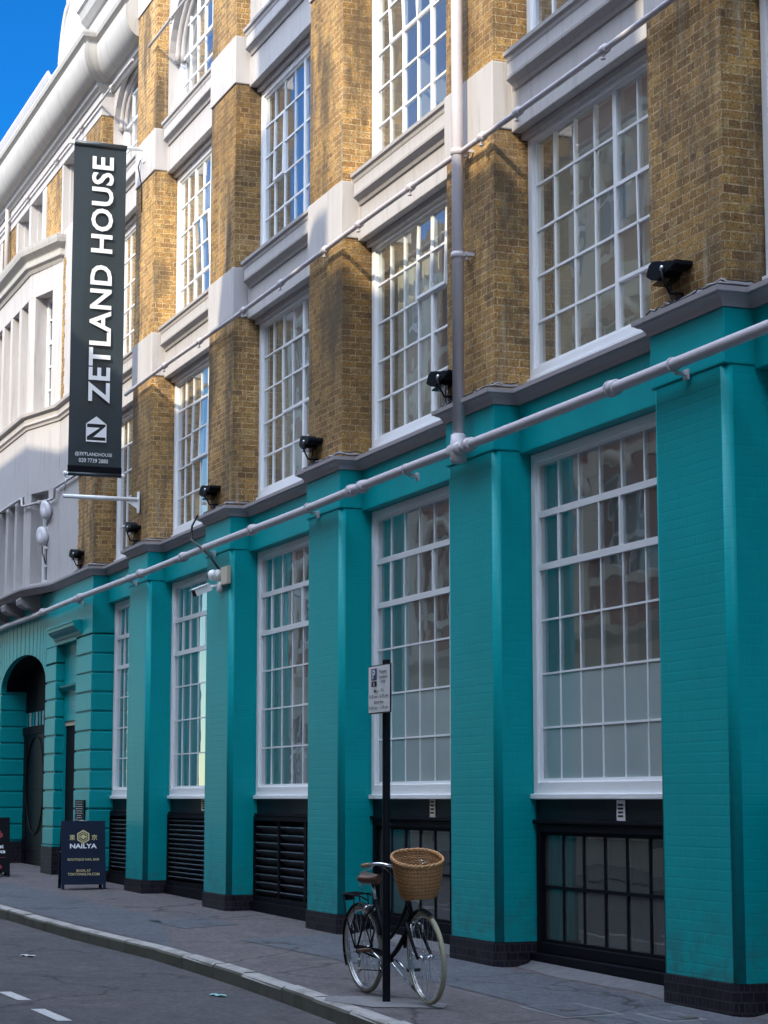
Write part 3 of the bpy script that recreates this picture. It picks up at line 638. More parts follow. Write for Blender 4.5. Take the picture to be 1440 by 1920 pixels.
# ------------------------------------------------------------------ entrance block at the far end
def rustic(b, x0, x1, z_top, z_bot, y=0.0, depth=.36, course=.311, start=None, side=True):
    z = z_top if start is None else start
    while z > z_bot + .02:
        zl = max(z - course, z_bot); b.bbox(x0, x1, y, y + depth, zl + .014, z - .014, .014); z = zl
    b.box(x0 + .024, x1 - .024, y + .024, y + depth - .002, z_bot, z_top)
b = MB(); rustic(b, P5L, P5R, 3.98, .20, 0, .60); b.bbox(P5L, P5R, 0, .60, 3.995, 4.925, .012)
pr5 = b.build('rusticated_pier', M['teal_plain'], bld)
q = MB(); q.box(P5L - .01, P5R + .012, -.012, .6, -.6, .20); q.build('plinth', M['plinth'], pr5)
b = MB(); rustic(b, -36.83, -35.98, 3.66, .53, 0, .60); p2 = b.build('rusticated_pier', M['teal_plain'], bld)
q = MB(); q.box(-36.85, -35.96, -.015, .6, -.6, .53); q.build('plinth', M['plinth'], p2)
b = MB(); b.box(-36.83, P5L - .002, 0.001, .6, 3.965, 4.926); b.bbox(-36.83, -35.98, .0, .6, 3.68, 3.955, .01)
ew = b.build('entrance_wall', M['teal_plain'], bld)
# recess with a doorway
b = MB(); b.box(-35.98, P5L - .002, .15, .3, 2.66, 3.962); b.box(-35.98, -35.92, .15, .6, -.2, 2.658); b.box(-34.62, P5L - .002, .15, .6, -.2, 2.658)
nb = b.build('recess_panel', M['teal_plain'], bld)
s = MB(); s.sweep([(P5L - .003, .15), (-35.975, .15)], [(-.02, 3.16), (.03, 3.17), (.05, 3.2), (.10, 3.225), (.11, 3.26), (0, 3.275), (-.02, 3.275)]); s.build('ledge_moulding', M['teal_plain'], nb)
text_mesh('109-123', (-35.02, .15, 2.91), (1, 0, 0), (0, 0, 1), .62, .15, M['pale_teal'], 'lettering', nb, .01)
b = MB(); b.box(-35.915, -34.625, .19, .26, -.25, 2.575); d1 = b.build('door', M['dark'], bld)
s = MB(); s.box(-35.915, -34.625, .17, .52, 2.58, 2.657); s.build('door_head', M['cream'], d1)
s = MB(); s.tube([(-34.9, .19, .95), (-34.9, .15, .95), (-34.9, .15, 1.25), (-34.9, .19, 1.25)], .012, 6); s.build('handle', M['steel'], d1)
# hood moulding on the wall over the recess
s = MB(); s.sweep([(-34.05, -.0), (-36.05, -.0)], [(-.01, 4.03), (.02, 4.03), (.04, 4.08), (.10, 4.12), (.14, 4.17), (.145, 4.225), (.16, 4.23), (.16, 4.25), (-.01, 4.27)]); s.build('hood_moulding', M['teal_plain'], ew)
# archway
AX, AHW, ASP, ARISE = -38.895, 2.065, 3.40, .575
def arch_pt(a, k=1.0): return (AX - AHW * k * math.cos(a), ASP + ARISE * k * math.sin(a))
b = MB(); arc = [arch_pt(PI * i / 28) for i in range(29)]
for (xa, za), (xb, zb) in zip(arc, arc[1:]):
    b.add([(xa, .02, za), (xb, .02, zb), (xb, .02, 4.926), (xa, .02, 4.926), (xa, .75, za), (xb, .75, zb), (xb, .75, 4.926), (xa, .75, 4.926)], [(0, 1, 2, 3), (4, 7, 6, 5), (0, 4, 5, 1), (3, 2, 6, 7)])
aw = b.build('archway_wall', M['teal_plain'], bld)
b = MB(); arc2 = [arch_pt(PI * i / 28, .988) for i in range(29)]
for (xa, za), (xb, zb) in zip(arc2, arc2[1:]): b.add([(xa, .10, za), (xb, .10, zb), (xb, .74, zb), (xa, .74, za), (xa, .10, za + .02), (xb, .10, zb + .02), (xb, .74, zb + .02), (xa, .74, za + .02)], [(0, 1, 2, 3), (4, 7, 6, 5), (0, 4, 5, 1)])
b.build('vault', M['dark'], aw)
v = MB(); NV = 17                                          # voussoirs: wedge blocks with open joints
for i in range(NV):
    a0, a1 = PI * (i + .06) / NV, PI * (i + .94) / NV
    lo0, lo1 = arch_pt(a0), arch_pt(a1)
    f0 = AX - (AHW + .10) * math.cos(a0) * 1.0, 4.62; f1 = AX - (AHW + .10) * math.cos(a1) * 1.0, 4.62
    am = (a0 + a1) / 2; lom = arch_pt(am)
    v.prism([lo0, lom, lo1, f1, f0], 0.0, .3, lambda p_, t: (p_[0], t, p_[1]))
v.bbox(AX - AHW - .2, -36.83, .0, .3, 4.635, 4.926, .01); v.build('voussoir', M['teal_plain'], aw)
b = MB(); rustic(b, -44.6, AX - AHW, 4.9, .53, 0, .80, start=4.90); p3 = b.build('rusticated_pier', M['teal_plain'], bld)
q = MB(); q.box(-44.7, AX - AHW + .015, -.015, .8, -.6, .53); q.build('plinth', M['plinth'], p3)
b = MB(); b.box(AX - AHW + .005, -36.835, .47, .52, -.3, 2.56); gt = b.build('gate', M['black'], bld)
s = MB(); cxg = -39.75; s.tube([(cxg + .80 * math.cos(a), .45, 1.60 + .92 * math.sin(a)) for a in [2 * PI * i / 40 for i in range(40)]], .014, 8, closed=True)
for zz in (2.50, 1.55, 1.02, .40, .16): s.box(AX - AHW + .03, -36.85, .455, .47, zz - .012, zz + .012)
for xx in (-40.62, -38.85, -37.9): s.box(xx - .03, xx + .03, .45, .47, -.1, 2.54)
s.build('gate_ironwork', M['black'], gt)
b = MB(); b.box(AX - AHW + .005, -36.835, .44, .52, 2.563, 2.70); b.box(AX - AHW + .005, -36.835, .50, .54, 2.70, 4.2); fl = b.build('fanlight_panel', M['dark'], bld)
for i in range(7): s = MB(); s.box(-40.86 + i * .30, -40.86 + i * .30 + random.uniform(.10, .2), .485, .50, 2.72, 2.98); s.build('fanlight_pane', M['pale_teal'] if i % 2 else M['teal_plain'], fl)

# oriel bay of two storeys in painted stone, with a canted end
OA, OB, OC = Vector((-36.05, 0)), Vector((-37.3, -.33)), Vector((-47, -.33))
def seg_box(b, P, Q, s0, s1, d0, d1, z0, z1):
    d = (Q - P).normalized(); n = Vector((d.y, -d.x))       # inward
    if n.y < 0: n = -n
    pts = [P + d * s0 + n * d0, P + d * s1 + n * d0, P + d * s1 + n * d1, P + d * s0 + n * d1]
    b.prism([(p.x, p.y) for p in pts], z0, z1, lambda p_, t: (p_[0], p_[1], t))
LAB = (OB - OA).length
ori = MB()
for (za, zb) in ((5.06, 5.12), (6.74, 8.20), (10.35, 11.0)):
    seg_box(ori, OA, OB, 0, LAB, 0, .40, za, zb); seg_box(ori, OB, OC, 0, 9, 0, .40, za, zb)
openings = {0: (5.12, 6.74), 1: (8.20, 10.35)}
posts_AB = [(0, .40), (1.08, LAB)]
posts_BC = [(0.0, .16)] + [(.16 + .62 + i * .84, .16 + .62 + i * .84 + .22) for i in range(9)]
for lev, (za, zb) in openings.items():
    for (s0, s1) in posts_AB: seg_box(ori, OA, OB, s0, s1, .002, .36, za, zb)
    for (s0, s1) in posts_BC: seg_box(ori, OB, OC, s0, s1, .002, .36, za, zb); seg_box(ori, OB, OC, s0 + .03, s1 + .03, .13, .38, za, zb)
oriel = ori.build('oriel_bay', M['white_stone'], bld)
for lev, (za, zb) in openings.items():
    spans = [(OA, OB, .40, 1.08)] + [(OB, OC, posts_BC[i][1], posts_BC[i + 1][0]) for i in range(9)]
    for (P, Q, s0, s1) in spans:
        f = MB(); gl = MB()
        for (a0, a1) in ((s0, s0 + .07), (s1 - .07, s1)): seg_box(f, P, Q, a0, a1, .24, .33, za, zb)
        for (c0, c1) in ((za, za + .08), (zb - .08, zb), (za + (zb - za) * .60, za + (zb - za) * .60 + .07), (za + (zb - za) * .2, za + (zb - za) * .2 + .03), (za + (zb - za) * .4, za + (zb - za) * .4 + .03), (za + (zb - za) * .8, za + (zb - za) * .8 + .03)):
            seg_box(f, P, Q, s0 + .07, s1 - .07, .25, .32, c0, c1)
        w_ = f.build('window', M['white'], oriel); seg_box(gl, P, Q, s0 + .07, s1 - .07, .28, .29, za, zb); gl.build('pane', M['dglass'], w_)
pm = [(OA.x + 1.6, 0), (OA.x, 0), (OB.x, OB.y), (OC.x, OC.y)]
s = MB(); s.sweep(pm, [(-.02, 7.93), (.02, 7.93), (.03, 7.97), (.06, 8.0), (.06, 8.02), (.05, 8.03), (.05, 8.11), (.06, 8.125), (.11, 8.15), (.12, 8.2), (.0, 8.225), (-.2, 8.225)]); s.build('sill_course', M['white_stone'], oriel)
s = MB(); s.sweep([(OA.x - .06, .3), (OA.x - .06, 0), (OB.x, OB.y), (OC.x, OC.y)], [(-.02, 10.80), (.02, 10.80), (.05, 10.86), (.10, 10.90), (.105, 10.93), (.085, 10.94), (.085, 11.02), (.10, 11.04), (.19, 11.12), (.21, 11.19), (.22, 11.25), (.18, 11.27), (-.35, 11.33)]); s.build('oriel_roof', M['roll'], oriel)
for i in range(4):                                         # rounded brackets under the oriel
    x_ = -37.62 - i * 1.45; s = MB()
    s.prism([(0.02, 4.925), (-.34, 4.925), (-.37, 4.88), (-.35, 4.80), (-.26, 4.74), (-.1, 4.72), (.02, 4.60)], x_ - .20, x_ + .20, lambda p_, t: (t, p_[0], p_[1])); s.build('bracket', M['cornice'], oriel)
s = MB(); s.box(-48, -37.3, -.30, .02, 4.93, 5.055); s.build('oriel_soffit', M['cornice'], oriel)
# pale wall between the oriel and the far pier, with a ragged strip of bare brick
b = MB(); b.box(OA.x + .003, P5L - .003, .004, .5, 5.075, 11.35); b.build('rendered_wall', M['white_stone'], bld)
b = MB(); n = 34
for i in range(n): 
    z_ = 8.23 + i * .0765; b.box(OA.x + .03 - random.uniform(0, .05), OA.x + .16 + random.choice((0, 0, .06)), -.004, .02, z_, z_ + .0765)
b.build('bare_brick_strip', M['brick'], bld)
b = MB(); b.box(P5L, P5R, .0, .62, 5.075, 12.615); b.build('brick_pier', M['brick'], bld)
b = MB(); 
for i in range(30): z_ = 5.08 + i * .0765; b.box(P5L - random.choice((.0, .03, .06)), P5L + .05, -.004, .02, z_, z_ + .0765)
b.build('bare_brick_strip', M['brick'], bld)
# third floor of the entrance block
b = MB(); b.box(-48, P5R + .012, -.01, .64, 12.62, 13.2)
for (xa, xb) in ((-48, -47),): b.box(xa, xb, 0, .5, 11.3, 12.62)
for (xa, xb) in ((-39.25, -39.05), (-38.02, -37.66), (-36.32, -36.22), (-34.86, -34.44), (-40.50, -40.32), (-41.95, -42.2), (-43.6, -43.4)):
    b.box(min(xa, xb), max(xa, xb), 0, .3, 11.3, 12.62); b.box(min(xa, xb) + .04, max(xa, xb) + .06, .12, .36, 11.3, 12.62)
b.box(-48, P5L, .42, .5, 11.3, 11.5); tw = b.build('attic_wall', M['white_stone'], bld)
for xa, xb in ((-37.66, -36.32), (-41.95, -40.50)): b = MB(); b.box(xa, xb, .01, .4, 11.3, 12.62); b.build('brick_panel', M['brick'], bld)
for (xa, xb) in ((-36.16, -34.86), (-38.96, -38.02), (-40.22, -39.25), (-43.4, -42.2)):
    f = MB()
    for (a0, a1) in ((xa, xa + .06), (xb - .06, xb), ((xa + xb) / 2 - .015, (xa + xb) / 2 + .015)): f.box(a0, a1, .30, .38, 11.35, 12.62)
    for zz in (11.4, 11.95, 12.58): f.box(xa, xb, .305, .375, zz - .025, zz + .025)
    w_ = f.build('window', M['white'], bld); g2 = MB(); g2.box(xa, xb, .34, .345, 11.35, 12.6); g2.build('pane', M['dglass'], w_)
b = MB(); b.box(-48, -33.3, .75, .8, 4.95, 13.0); b.build('interior', M['roomdark'], bld)
# heavy roll cornice, gutter and parapet
profc = [(-.02, 13.02), (.03, 13.02), (.05, 13.06), (.10, 13.08), (.10, 13.14), (.14, 13.17)] + [(.14 + .26 * math.sin(a), 13.17 + .44 * (1 - math.cos(a))) for a in [PI / 2 * i / 18 for i in range(1, 19)]] + [(.40, 13.68), (.34, 13.70), (.34, 13.76), (.42, 13.80), (.44, 13.86), (.44, 13.90), (.2, 13.92), (-.3, 13.92)]
b = MB(); b.sweep([(PL(4) - .05, YB - .05), (P5R, YB - .05), (P5R, -.01), (-48, -.01)], profc); b.build('roll_cornice', M['roll'], bld)
b = MB(); b.sweep([(-35.9, -.01), (-48, -.01)], [(-.3, 13.925), (.22, 13.93), (.30, 13.98), (.36, 14.06), (.39, 14.15), (.39, 14.20), (.36, 14.21), (.33, 14.14), (-.3, 14.12)]); b.build('gutter', M['gutter'], bld)
b = MB(); poly = [(-36.1, 13.925), (-36.1, 14.35)] + [(-36.1 + .62 * (1 - math.cos(a)) * 1.0, 14.35 + .95 * math.sin(a) ** 1.6) for a in [PI / 2 * i / 8 for i in range(1, 9)]] + [(-35.3, 16.2), (-31.0, 16.2), (-31.0, 13.925)]
b.prism(poly, -.12, .45, lambda p_, t: (p_[0], t, p_[1])); b.build('parapet', M['white_stone'], bld)
b = MB(); b.tube([(p_[0] - .02, -.06, p_[1] + .02) for p_ in poly[1:11]], .11, 8); b.build('parapet_coping', M['roll'], bld)
b = MB(); b.sweep([(-31.0, -.12), (-33.95, -.12)], [(-.02, 14.32), (.04, 14.33), (.12, 14.42), (.16, 14.55), (.2, 14.58), (.2, 14.66), (-.02, 14.7)]); b.build('parapet_moulding', M['roll'], bld)
b = MB(); b.box(-31.0, -9, .1, .5, 14.302, 15.2); b.build('parapet', M['white_stone'], bld)
b = MB(); b.sweep([(-9, 0), (-30.95, 0)], [(-.1, 14.305), (.05, 14.31), (.1, 14.4), (.3, 14.6), (.34, 14.8), (-.1, 14.85)]); b.build('roll_cornice', M['roll'], bld)
b = MB(); b.box(-48, -9, 5.2, 5.6, -.5, 14.3); b.box(-48, -9, .55, 5.6, 14.26, 14.298); b.box(-9.06, -9, .5, 5.6, -.5, 14.3); b.build('rear_wall', M['brick'], bld)
# ------------------------------------------------------------------ pipes on the wall
PZ, PY, PRAD = 4.585, -.135, .047
dp = thing('drainpipe', 'long pale mauve horizontal drainpipe with one downpipe across the teal piers', 'drainpipe', (-17.9, PY, PZ))
b = MB(); b.tube([(x_, PY + .004 * math.sin(x_ * 1.3), PZ + .006 * math.sin(x_ * .9)) for x_ in [-9 - i * .75 for i in range(50)]], PRAD, 14); b.build('main_pipe', M['pipe'], dp)
b = MB(); b.tube([(-17.92, -.115, 4.60), (-17.92, -.115, 8.0), (-17.92, -.115, 15.2)], .056, 14); b.build('down_pipe', M['pipe'], dp)
for x_ in (-14.72, -17.62, -20.42, -20.75, -24.26, -27.37, -29.66, -33.6, -36.5):
    b = MB(); b.lathe([(PRAD + .002, -.055), (PRAD + .016, -.05), (PRAD + .016, .05), (PRAD + .002, .055)], (x_, PY, PZ), (1, 0, 0), 16)
    b.lathe([(PRAD + .024, -.058), (PRAD + .024, -.036)], (x_, PY, PZ), (1, 0, 0), 16); b.build('collar', M['pipe'], dp)
b = MB(); b.lathe([(.06, -.13), (.078, -.12), (.078, .08), (.072, .085), (.072, .14), (.06, .145)], (-17.92, -.118, PZ), (0, 0, 1), 18); b.lathe([(.05, -.12), (.066, -.11), (.066, .11), (.05, .12)], (-17.92, PY, PZ), (1, 0, 0), 18); b.build('junction', M['pipe'], dp)
for z_ in (6.45, 7.46, 10.9, 13.2):
    b = MB(); b.lathe([(.058, -.03), (.066, -.025), (.066, .025), (.058, .03)], (-17.92, -.115, z_), (0, 0, 1), 16); b.box(-18.02, -17.82, -.075, -.05, z_ - .02, z_ + .02); b.box(-18.01, -17.99, -.06, .02, z_ - .015, z_ + .015); b.box(-17.85, -17.83, -.06, .02, z_ - .015, z_ + .015); b.build('clip', M['pipe'], dp)
for x_ in (-13.75, -19.2, -22.2, -26.3, -30.4, -33.9):
    b = MB(); b.torus((x_, PY, PZ), (1, 0, 0), PRAD + .004, .007, 24, 6); b.box(x_ - .02, x_ + .02, PY + .02, -.012, PZ - .075, PZ - .045); b.box(x_ - .035, x_ + .035, -.03, -.013, PZ - .11, PZ - .03); b.build('bracket', M['pipe'], dp)
def conduit(name, label, pts, r, fit_x, mat):
    t = thing(name, label, 'pipe', pts[0]); b = MB(); b.tube(pts, r, 8); b.build('tube', mat, t)
    for x_ in fit_x:
        y_, z_ = min(pts, key=lambda p: abs(p[0] - x_))[1:]
        f = MB(); f.lathe([(r + .002, -.05), (r + .016, -.04), (r + .016, .04), (r + .002, .05)], (x_, y_, z_), (1, 0, 0), 10); f.tube([(x_, y_, z_), (x_, y_ - .01, z_ - .075)], .011, 6); f.lathe([(.010, 0), (.022, .005), (.022, .018), (.01, .02)], (x_, y_ - .01, z_ - .09), (0, 0, 1), 8)
        f.build('spray_nozzle', mat, t)
    return t
conduit('wall_pipe', 'thin mauve pipe with nozzles along the lower pale stone spandrels', [(x_, -.085 if True else 0, 7.462 - .015 * math.sin(x_ * .7)) for x_ in [-9 - .5 * i for i in range(45)]], .027,
        [-13.3, -14.9, -16.6, -17.4, -19.2, -20.7, -21.8, -23.4, -24.9, -26.9, -28.7], M['pipe'])
conduit('wall_pipe', 'thin pale pipe high on the third floor in front of the arched windows', [(x_, -.06, 12.66) for x_ in [-9 - .5 * i for i in range(43)]], .022, [-13, -17, -21.5, -25.4, -28.7], M['white_stone'])
conduit('wall_pipe', 'thin pale pipe under the roll cornice of the end block, over the oriel', [(x_, -.06, 12.80) for x_ in [-31.0 - .5 * i for i in range(24)]], .022, [-32.4, -34.6, -36.6, -39.2], M['white_stone'])
t_ = thing('wall_pipe', 'thin pale pipe bent round the canted oriel just above its lower windows', 'pipe', (-34.5, -.05, 6.7))
b = MB(); b.tube([(-34.3, -.04, 6.74), (-35.95, -.05, 6.74), (-36.1, -.07, 6.72), (-36.1, -.07, 6.56), (-36.2, -.10, 6.54), (-37.22, -.36, 6.54), (-37.35, -.39, 6.56), (-37.38, -.39, 6.68), (-37.5, -.39, 6.70), (-42, -.39, 6.70)], .024, 8); b.build('tube', M['white_stone'], t_)
for x_, y_ in ((-36.65, -.22), (-38.3, -.39)):
    b = MB(); b.lathe([(.026, -.04), (.038, -.035), (.038, .035), (.026, .04)], (x_, y_, 6.54 if x_ > -37 else 6.70), (1, -.26 if x_ > -37 else 0, 0), 10); b.build('collar', M['white_stone'], t_)
t_ = thing('drainpipe', 'slim pale downpipe at the far left end of the facade', 'drainpipe', (-40.95, -.05, 11.3)); b = MB(); b.tube([(-41.1, -.07, 11.35), (-41.1, -.07, 14.0)], .05, 10); b.build('down_pipe', M['white_stone'], t_)

# ------------------------------------------------------------------ floodlights and cables on the string course
def make_floodlight():
    r = thing('floodlight', '', 'floodlight')
    b = MB()                                               # hooded housing seen from its side: a lobe with a drooping tail
    prof = [(-.30, .0), (-.25, .075), (-.19, .095), (-.10, .078), (-.02, .038), (.10, .022), (.165, .027), (.17, -.004), (.10, -.032), (.02, -.028), (-.04, -.05), (-.13, -.075), (-.22, -.05), (-.285, -.015)]
    bm = bmesh.new(); v0 = [bm.verts.new((p[0], -.10, p[1])) for p in prof]; v1 = [bm.verts.new((p[0], .10, p[1])) for p in prof]; n = len(prof)
    bm.faces.new(v0); bm.faces.new(v1[::-1])
    for i in range(n): bm.faces.new((v0[i], v0[(i + 1) % n], v1[(i + 1) % n], v1[i]))
    bmesh.ops.bevel(bm, geom=[e for e in bm.edges if abs(e.verts[0].co.y - e.verts[1].co.y) < .01], offset=.012, segments=2, affect='EDGES', profile=.6)
    bm.verts.index_update(); b.add([v.co[:] for v in bm.verts], [[v.index for v in f.verts] for f in bm.faces]); bm.free()
    h = b.build('housing', M['black'], r, True)
    b = MB(); b.obox((-.13, 0, -.075), (.10, 0, .01), (0, .075, 0), (0, 0, .006)); b.build('lens', M['lens'], h, True)
    b = MB()
    for y_ in (-.112, .112): b.tube([(-.02, y_, 0), (.0, y_, -.10), (.02, y_ * .6, -.20)], .010, 6)
    b.tube([(.02, -.07, -.20), (.02, .07, -.20)], .012, 6); b.tube([(.02, 0, -.20), (.05, 0, -.30)], .014, 6); b.bbox(-.02, .14, -.05, .05, -.325, -.295, .006); b.bbox(.03, .10, -.03, .03, -.297, -.235, .008); b.build('bracket', M['black'], r, True)
    for y_ in (-.108, .108):
        b = MB(); b.lathe([(.0, -.012), (.022, -.01), (.022, .01), (0, .012)], (-.02, y_, 0), (0, 1, 0), 10); b.build('clamp_knob', M['steel'], r, True)
    b = MB(); b.tube(bez((-.10, .02, -.07), (-.13, 0, -.22), (-.04, -.02, -.30), (.16, .0, -.30), 12), .007, 6); b.build('cable', M['cable_b'], r, True)
    return r
fl0 = make_floodlight()
FL = [(-13.86, 'largest and nearest black floodlight above the rightmost teal pier'), (-18.34, 'black floodlight beside the downpipe, lower part hidden behind that pipe'), (-22.32, 'black floodlight on the pier between the third and second full windows, just right of mid facade'),
      (-26.34, 'black floodlight directly above the white security cameras'), (-30.48, 'black floodlight just below the lower arm of the hanging banner'), (-34.13, 'smallest, farthest black floodlight, over the end pier beside the alarm boxes')]
FL[2] = (-22.32, 'black floodlight on the second pier left of the downpipe, above a sill with bare bulb light behind')
FL[2] = (-22.32, 'black floodlight on the first pier to the left of the downpipe')
for i, (x_, lab) in enumerate(FL):
    o = fl0 if i == 0 else copy_tree(fl0)
    o.location = (x_, -.035, 5.36); o.rotation_euler = (0, R((0, -3, 2, -4, 3, 0)[i]), R((0, 4, -5, 3, -2, 6)[i])); tag(o, lab, 'floodlight', 'black floodlights along the string course')
rc = random.Random(3)
CB = ['rightmost pier beside the nearest floodlight', 'pier that carries the downpipe', 'first pier left of the downpipe', 'pier above the security cameras', 'pier below the banner arm', 'rusticated end pier']
for k in range(6):
    xl, xr = (PL(k), PR(k)) if k < 5 else (P5L, P5R)
    t_ = thing('cable_bundle', 'loose cables on the ledge of the ' + CB[k], 'cables', ((xl + xr) / 2, 0, 5.075), 0, 'cable bundles on the string course')
    for c_, m_ in ((0, 'cable_b'), (1, 'cable_g'), (2, 'cable_g'), (3, 'cable_b')):
        pts = []
        for i in range(22):
            u = i / 21; xx = xr + .30 - u * (xr - xl + .25); yy = -.055 + .02 * c_ - .018
            if u < .18: yy = .22 - (u / .18) * (.22 - yy); xx = xr + .06 - u * .1
            pts.append((xx, yy + rc.uniform(-.012, .012), 5.082 + .009 * c_ % .03 + (rc.uniform(0, .03) if rc.random() < .25 else rc.uniform(0, .006))))
        b = MB(); b.tube(pts, .0065, 6); b.build('cable', M[m_], t_)

# ------------------------------------------------------------------ hanging banner
BX = -30.40
bn = thing('banner_sign', 'tall charcoal ZETLAND HOUSE banner hung between two white wall arms', 'banner', (BX, 0, 6.0))
b = MB(); ny, nz = 8, 28; v = []
for i in range(nz + 1):
    for j in range(ny + 1):
        t = i / nz; y_ = -1.085 + .805 * j / ny; z_ = 6.12 + 5.02 * t
        v.append((BX + .010 * math.sin(t * 9 + j * .5) * math.sin(PI * t) + .012 * math.sin(j * .8) * math.sin(PI * t), y_, z_))
n1 = ny + 1; fr = [[i * n1 + j, i * n1 + j + 1, (i + 1) * n1 + j + 1, (i + 1) * n1 + j] for i in range(nz) for j in range(ny)]
b.add(v, fr, True); b.add([(x_ - .004, y_, z_) for x_, y_, z_ in v], [f[::-1] for f in fr], True); cl = b.build('banner_cloth', M['banner'], bn)
bx = BX + .028
RY, UZ = (0, 1, 0), (0, 0, 1)
text_mesh('ZETLAND HOUSE', (bx, -.645, 9.085), (0, 0, 1), (0, -1, 0), 3.79, .335, M['letter'], 'lettering', cl, .022, space=1.06)
text_mesh('@ZETLANDHOUSE', (bx, -.71, 6.405), RY, UZ, .56, .066, M['letter'], 'lettering', cl, .004)
text_mesh('020 7739 2880', (bx, -.71, 6.315), RY, UZ, .44, .062, M['letter'], 'lettering', cl, .004)
b = MB(); cy, z0 = -.675, 6.60                              # house-shaped emblem with a Z
def em(pts): b.add([(bx, cy + p[0], z0 + p[1]) for p in pts], [list(range(len(pts)))])
w, hh = .155, .27
em([(-w, hh), (w, hh), (0, hh + .115)])
for r4 in ((-w, -w + .015, 0, hh), (w - .015, w, 0, hh), (-w + .015, w - .015, 0, .022)): em([(r4[0], r4[2]), (r4[1], r4[2]), (r4[1], r4[3]), (r4[0], r4[3])])
em([(-w + .015, hh - .055), (.055, hh - .055), (-w + .015, .075)]); em([(w - .015, hh - .03), (w - .015, .072), (-.045, .072)])
b.build('emblem', M['letter'], cl)
b = MB(); b.tube([(BX, -1.125, 6.11), (BX, -.25, 6.11)], .020, 10)
for y_ in (-1.125, -.25): b.lathe([(0, -.025), (.03, -.02), (.034, 0), (.03, .02), (0, .025)], (BX, y_, 6.11), (0, 1, 0), 12)
b.build('bottom_pole', M['white'], bn)
b = MB(); b.tube([(BX, -1.085, 11.165), (BX, -.28, 11.165)], .042, 12); b.tube([(BX, -1.085, 6.11), (BX, -.28, 6.11)], .030, 12); b.build('sleeve', M['banner'], bn)
b = MB(); b.bbox(BX - .01, BX + .01, -1.09, -.275, 6.135, 6.235, .003); b.build('hem', M['dark'], bn)
for z_, w_ in ((11.17, .03), (5.77, .032)):
    b = MB(); b.tube([(BX, -1.17 if z_ > 8 else -1.15, z_), (BX, -.03, z_)], w_, 12); a_ = b.build('wall_arm', M['white'], bn)
    b = MB(); b.bbox(BX - .05, BX + .05, -.02, -.001, z_ - .20, z_ + .12, .004); b.prism([(-.02, -.14), (-.02, -.03), (-.20, -.03)], BX - .006, BX + .006, lambda p_, t: (t, p_[0], z_ + p_[1])); b.build('wall_plate', M['white'], a_)
b = MB()
for y_, za, zb in ((-1.12, 5.78, 6.09), (-1.12, 11.13, 11.17)): b.tube([(BX, y_, za), (BX, y_, zb)], .007, 6)
b.build('tie', M['steel'], bn)
b = MB(); b.tube([(BX, -.06, 11.0), (BX + .02, -.1, 10.88), (BX - .05, -.02, 10.6), (BX - .06, -.01, 10.2)], .01, 6); b.build('cord', M['cable_b'], bn)

# ------------------------------------------------------------------ security cameras
sc_ = thing('security_camera', 'white bullet security camera pointing left from its round base on the pier', 'security camera', (-25.95, -.05, 4.05))
b = MB(); c_ = Vector((-26.01, -.27, 4.0)); ax = Vector((.14, -.90, -.38)).normalized(); sd = ax.cross(Vector((0, 0, 1))).normalized(); uu = sd.cross(ax)
b.obox(c_, ax * .115, sd * .05, uu * .045); b.obox(c_ + uu * .051 + ax * .02, ax * .125, sd * .06, uu * .006); hb = b.build('camera_housing', M['wht_plastic'], sc_)
b = MB(); b.obox(c_ + ax * .117, ax * .004, sd * .047, uu * .042); b.build('lens', M['lens'], hb)
b = MB(); b.tube([c_ - ax * .08 - uu * .03, (-26.0, -.14, 4.05), (-25.98, -.07, 4.06)], .022, 8); b.lathe([(.08, 0), (.085, .01), (.08, .04), (.05, .055), (0, .06)], (-25.98, -.02, 4.05), (0, -1, 0), 18); b.build('mount', M['wht_plastic'], sc_)
sc2 = thing('security_camera', 'white turret security camera with round black lens beside the junction box', 'security camera', (-25.95, -.05, 4.2))
b = MB(); b.lathe([(.07, 0), (.075, .02), (.07, .05), (.0, .055)], (-25.98, -.04, 4.20), (0, -1, 0), 18); b.lathe([(.0, -.075), (.045, -.062), (.068, -.03), (.073, 0), (.066, .035), (.04, .062), (.0, .07)], (-26.02, -.12, 4.20), (-.3, -.92, -.15), 18); hb = b.build('camera_ball', M['wht_plastic'], sc2)
b = MB(); b.lathe([(.0, 0), (.035, 0), (.035, .01), (0, .012)], Vector((-26.02, -.12, 4.20)) + Vector((-.3, -.92, -.15)).normalized() * .066, (-.3, -.92, -.15), 14); b.build('lens', M['lens'], hb)
sc3 = thing('junction_box', 'square cream junction box fixed behind the two white cameras', 'junction box', (-25.72, -.02, 4.17)); b = MB(); b.bbox(-25.90, -25.62, -.055, -.001, 4.06, 4.29, .008); b.build('casing', M['cream'], sc3)
sc4 = thing('cable', 'black cable looping over the drainpipe down to the white security cameras', 'cable', (-26.5, -.1, 5.0)); b = MB()
for q in (0, .025): b.tube([(-26.75 + q, -.13, 5.07), (-26.95 + q, -.15, 4.95), (-26.85 + q, -.19, 4.75), (-26.45 + q, -.20, 4.63), (-26.15 + q, -.12, 4.45), (-25.98 + q, -.06, 4.28)], .011, 6)
b.build('flex', M['cable_b'], sc4)
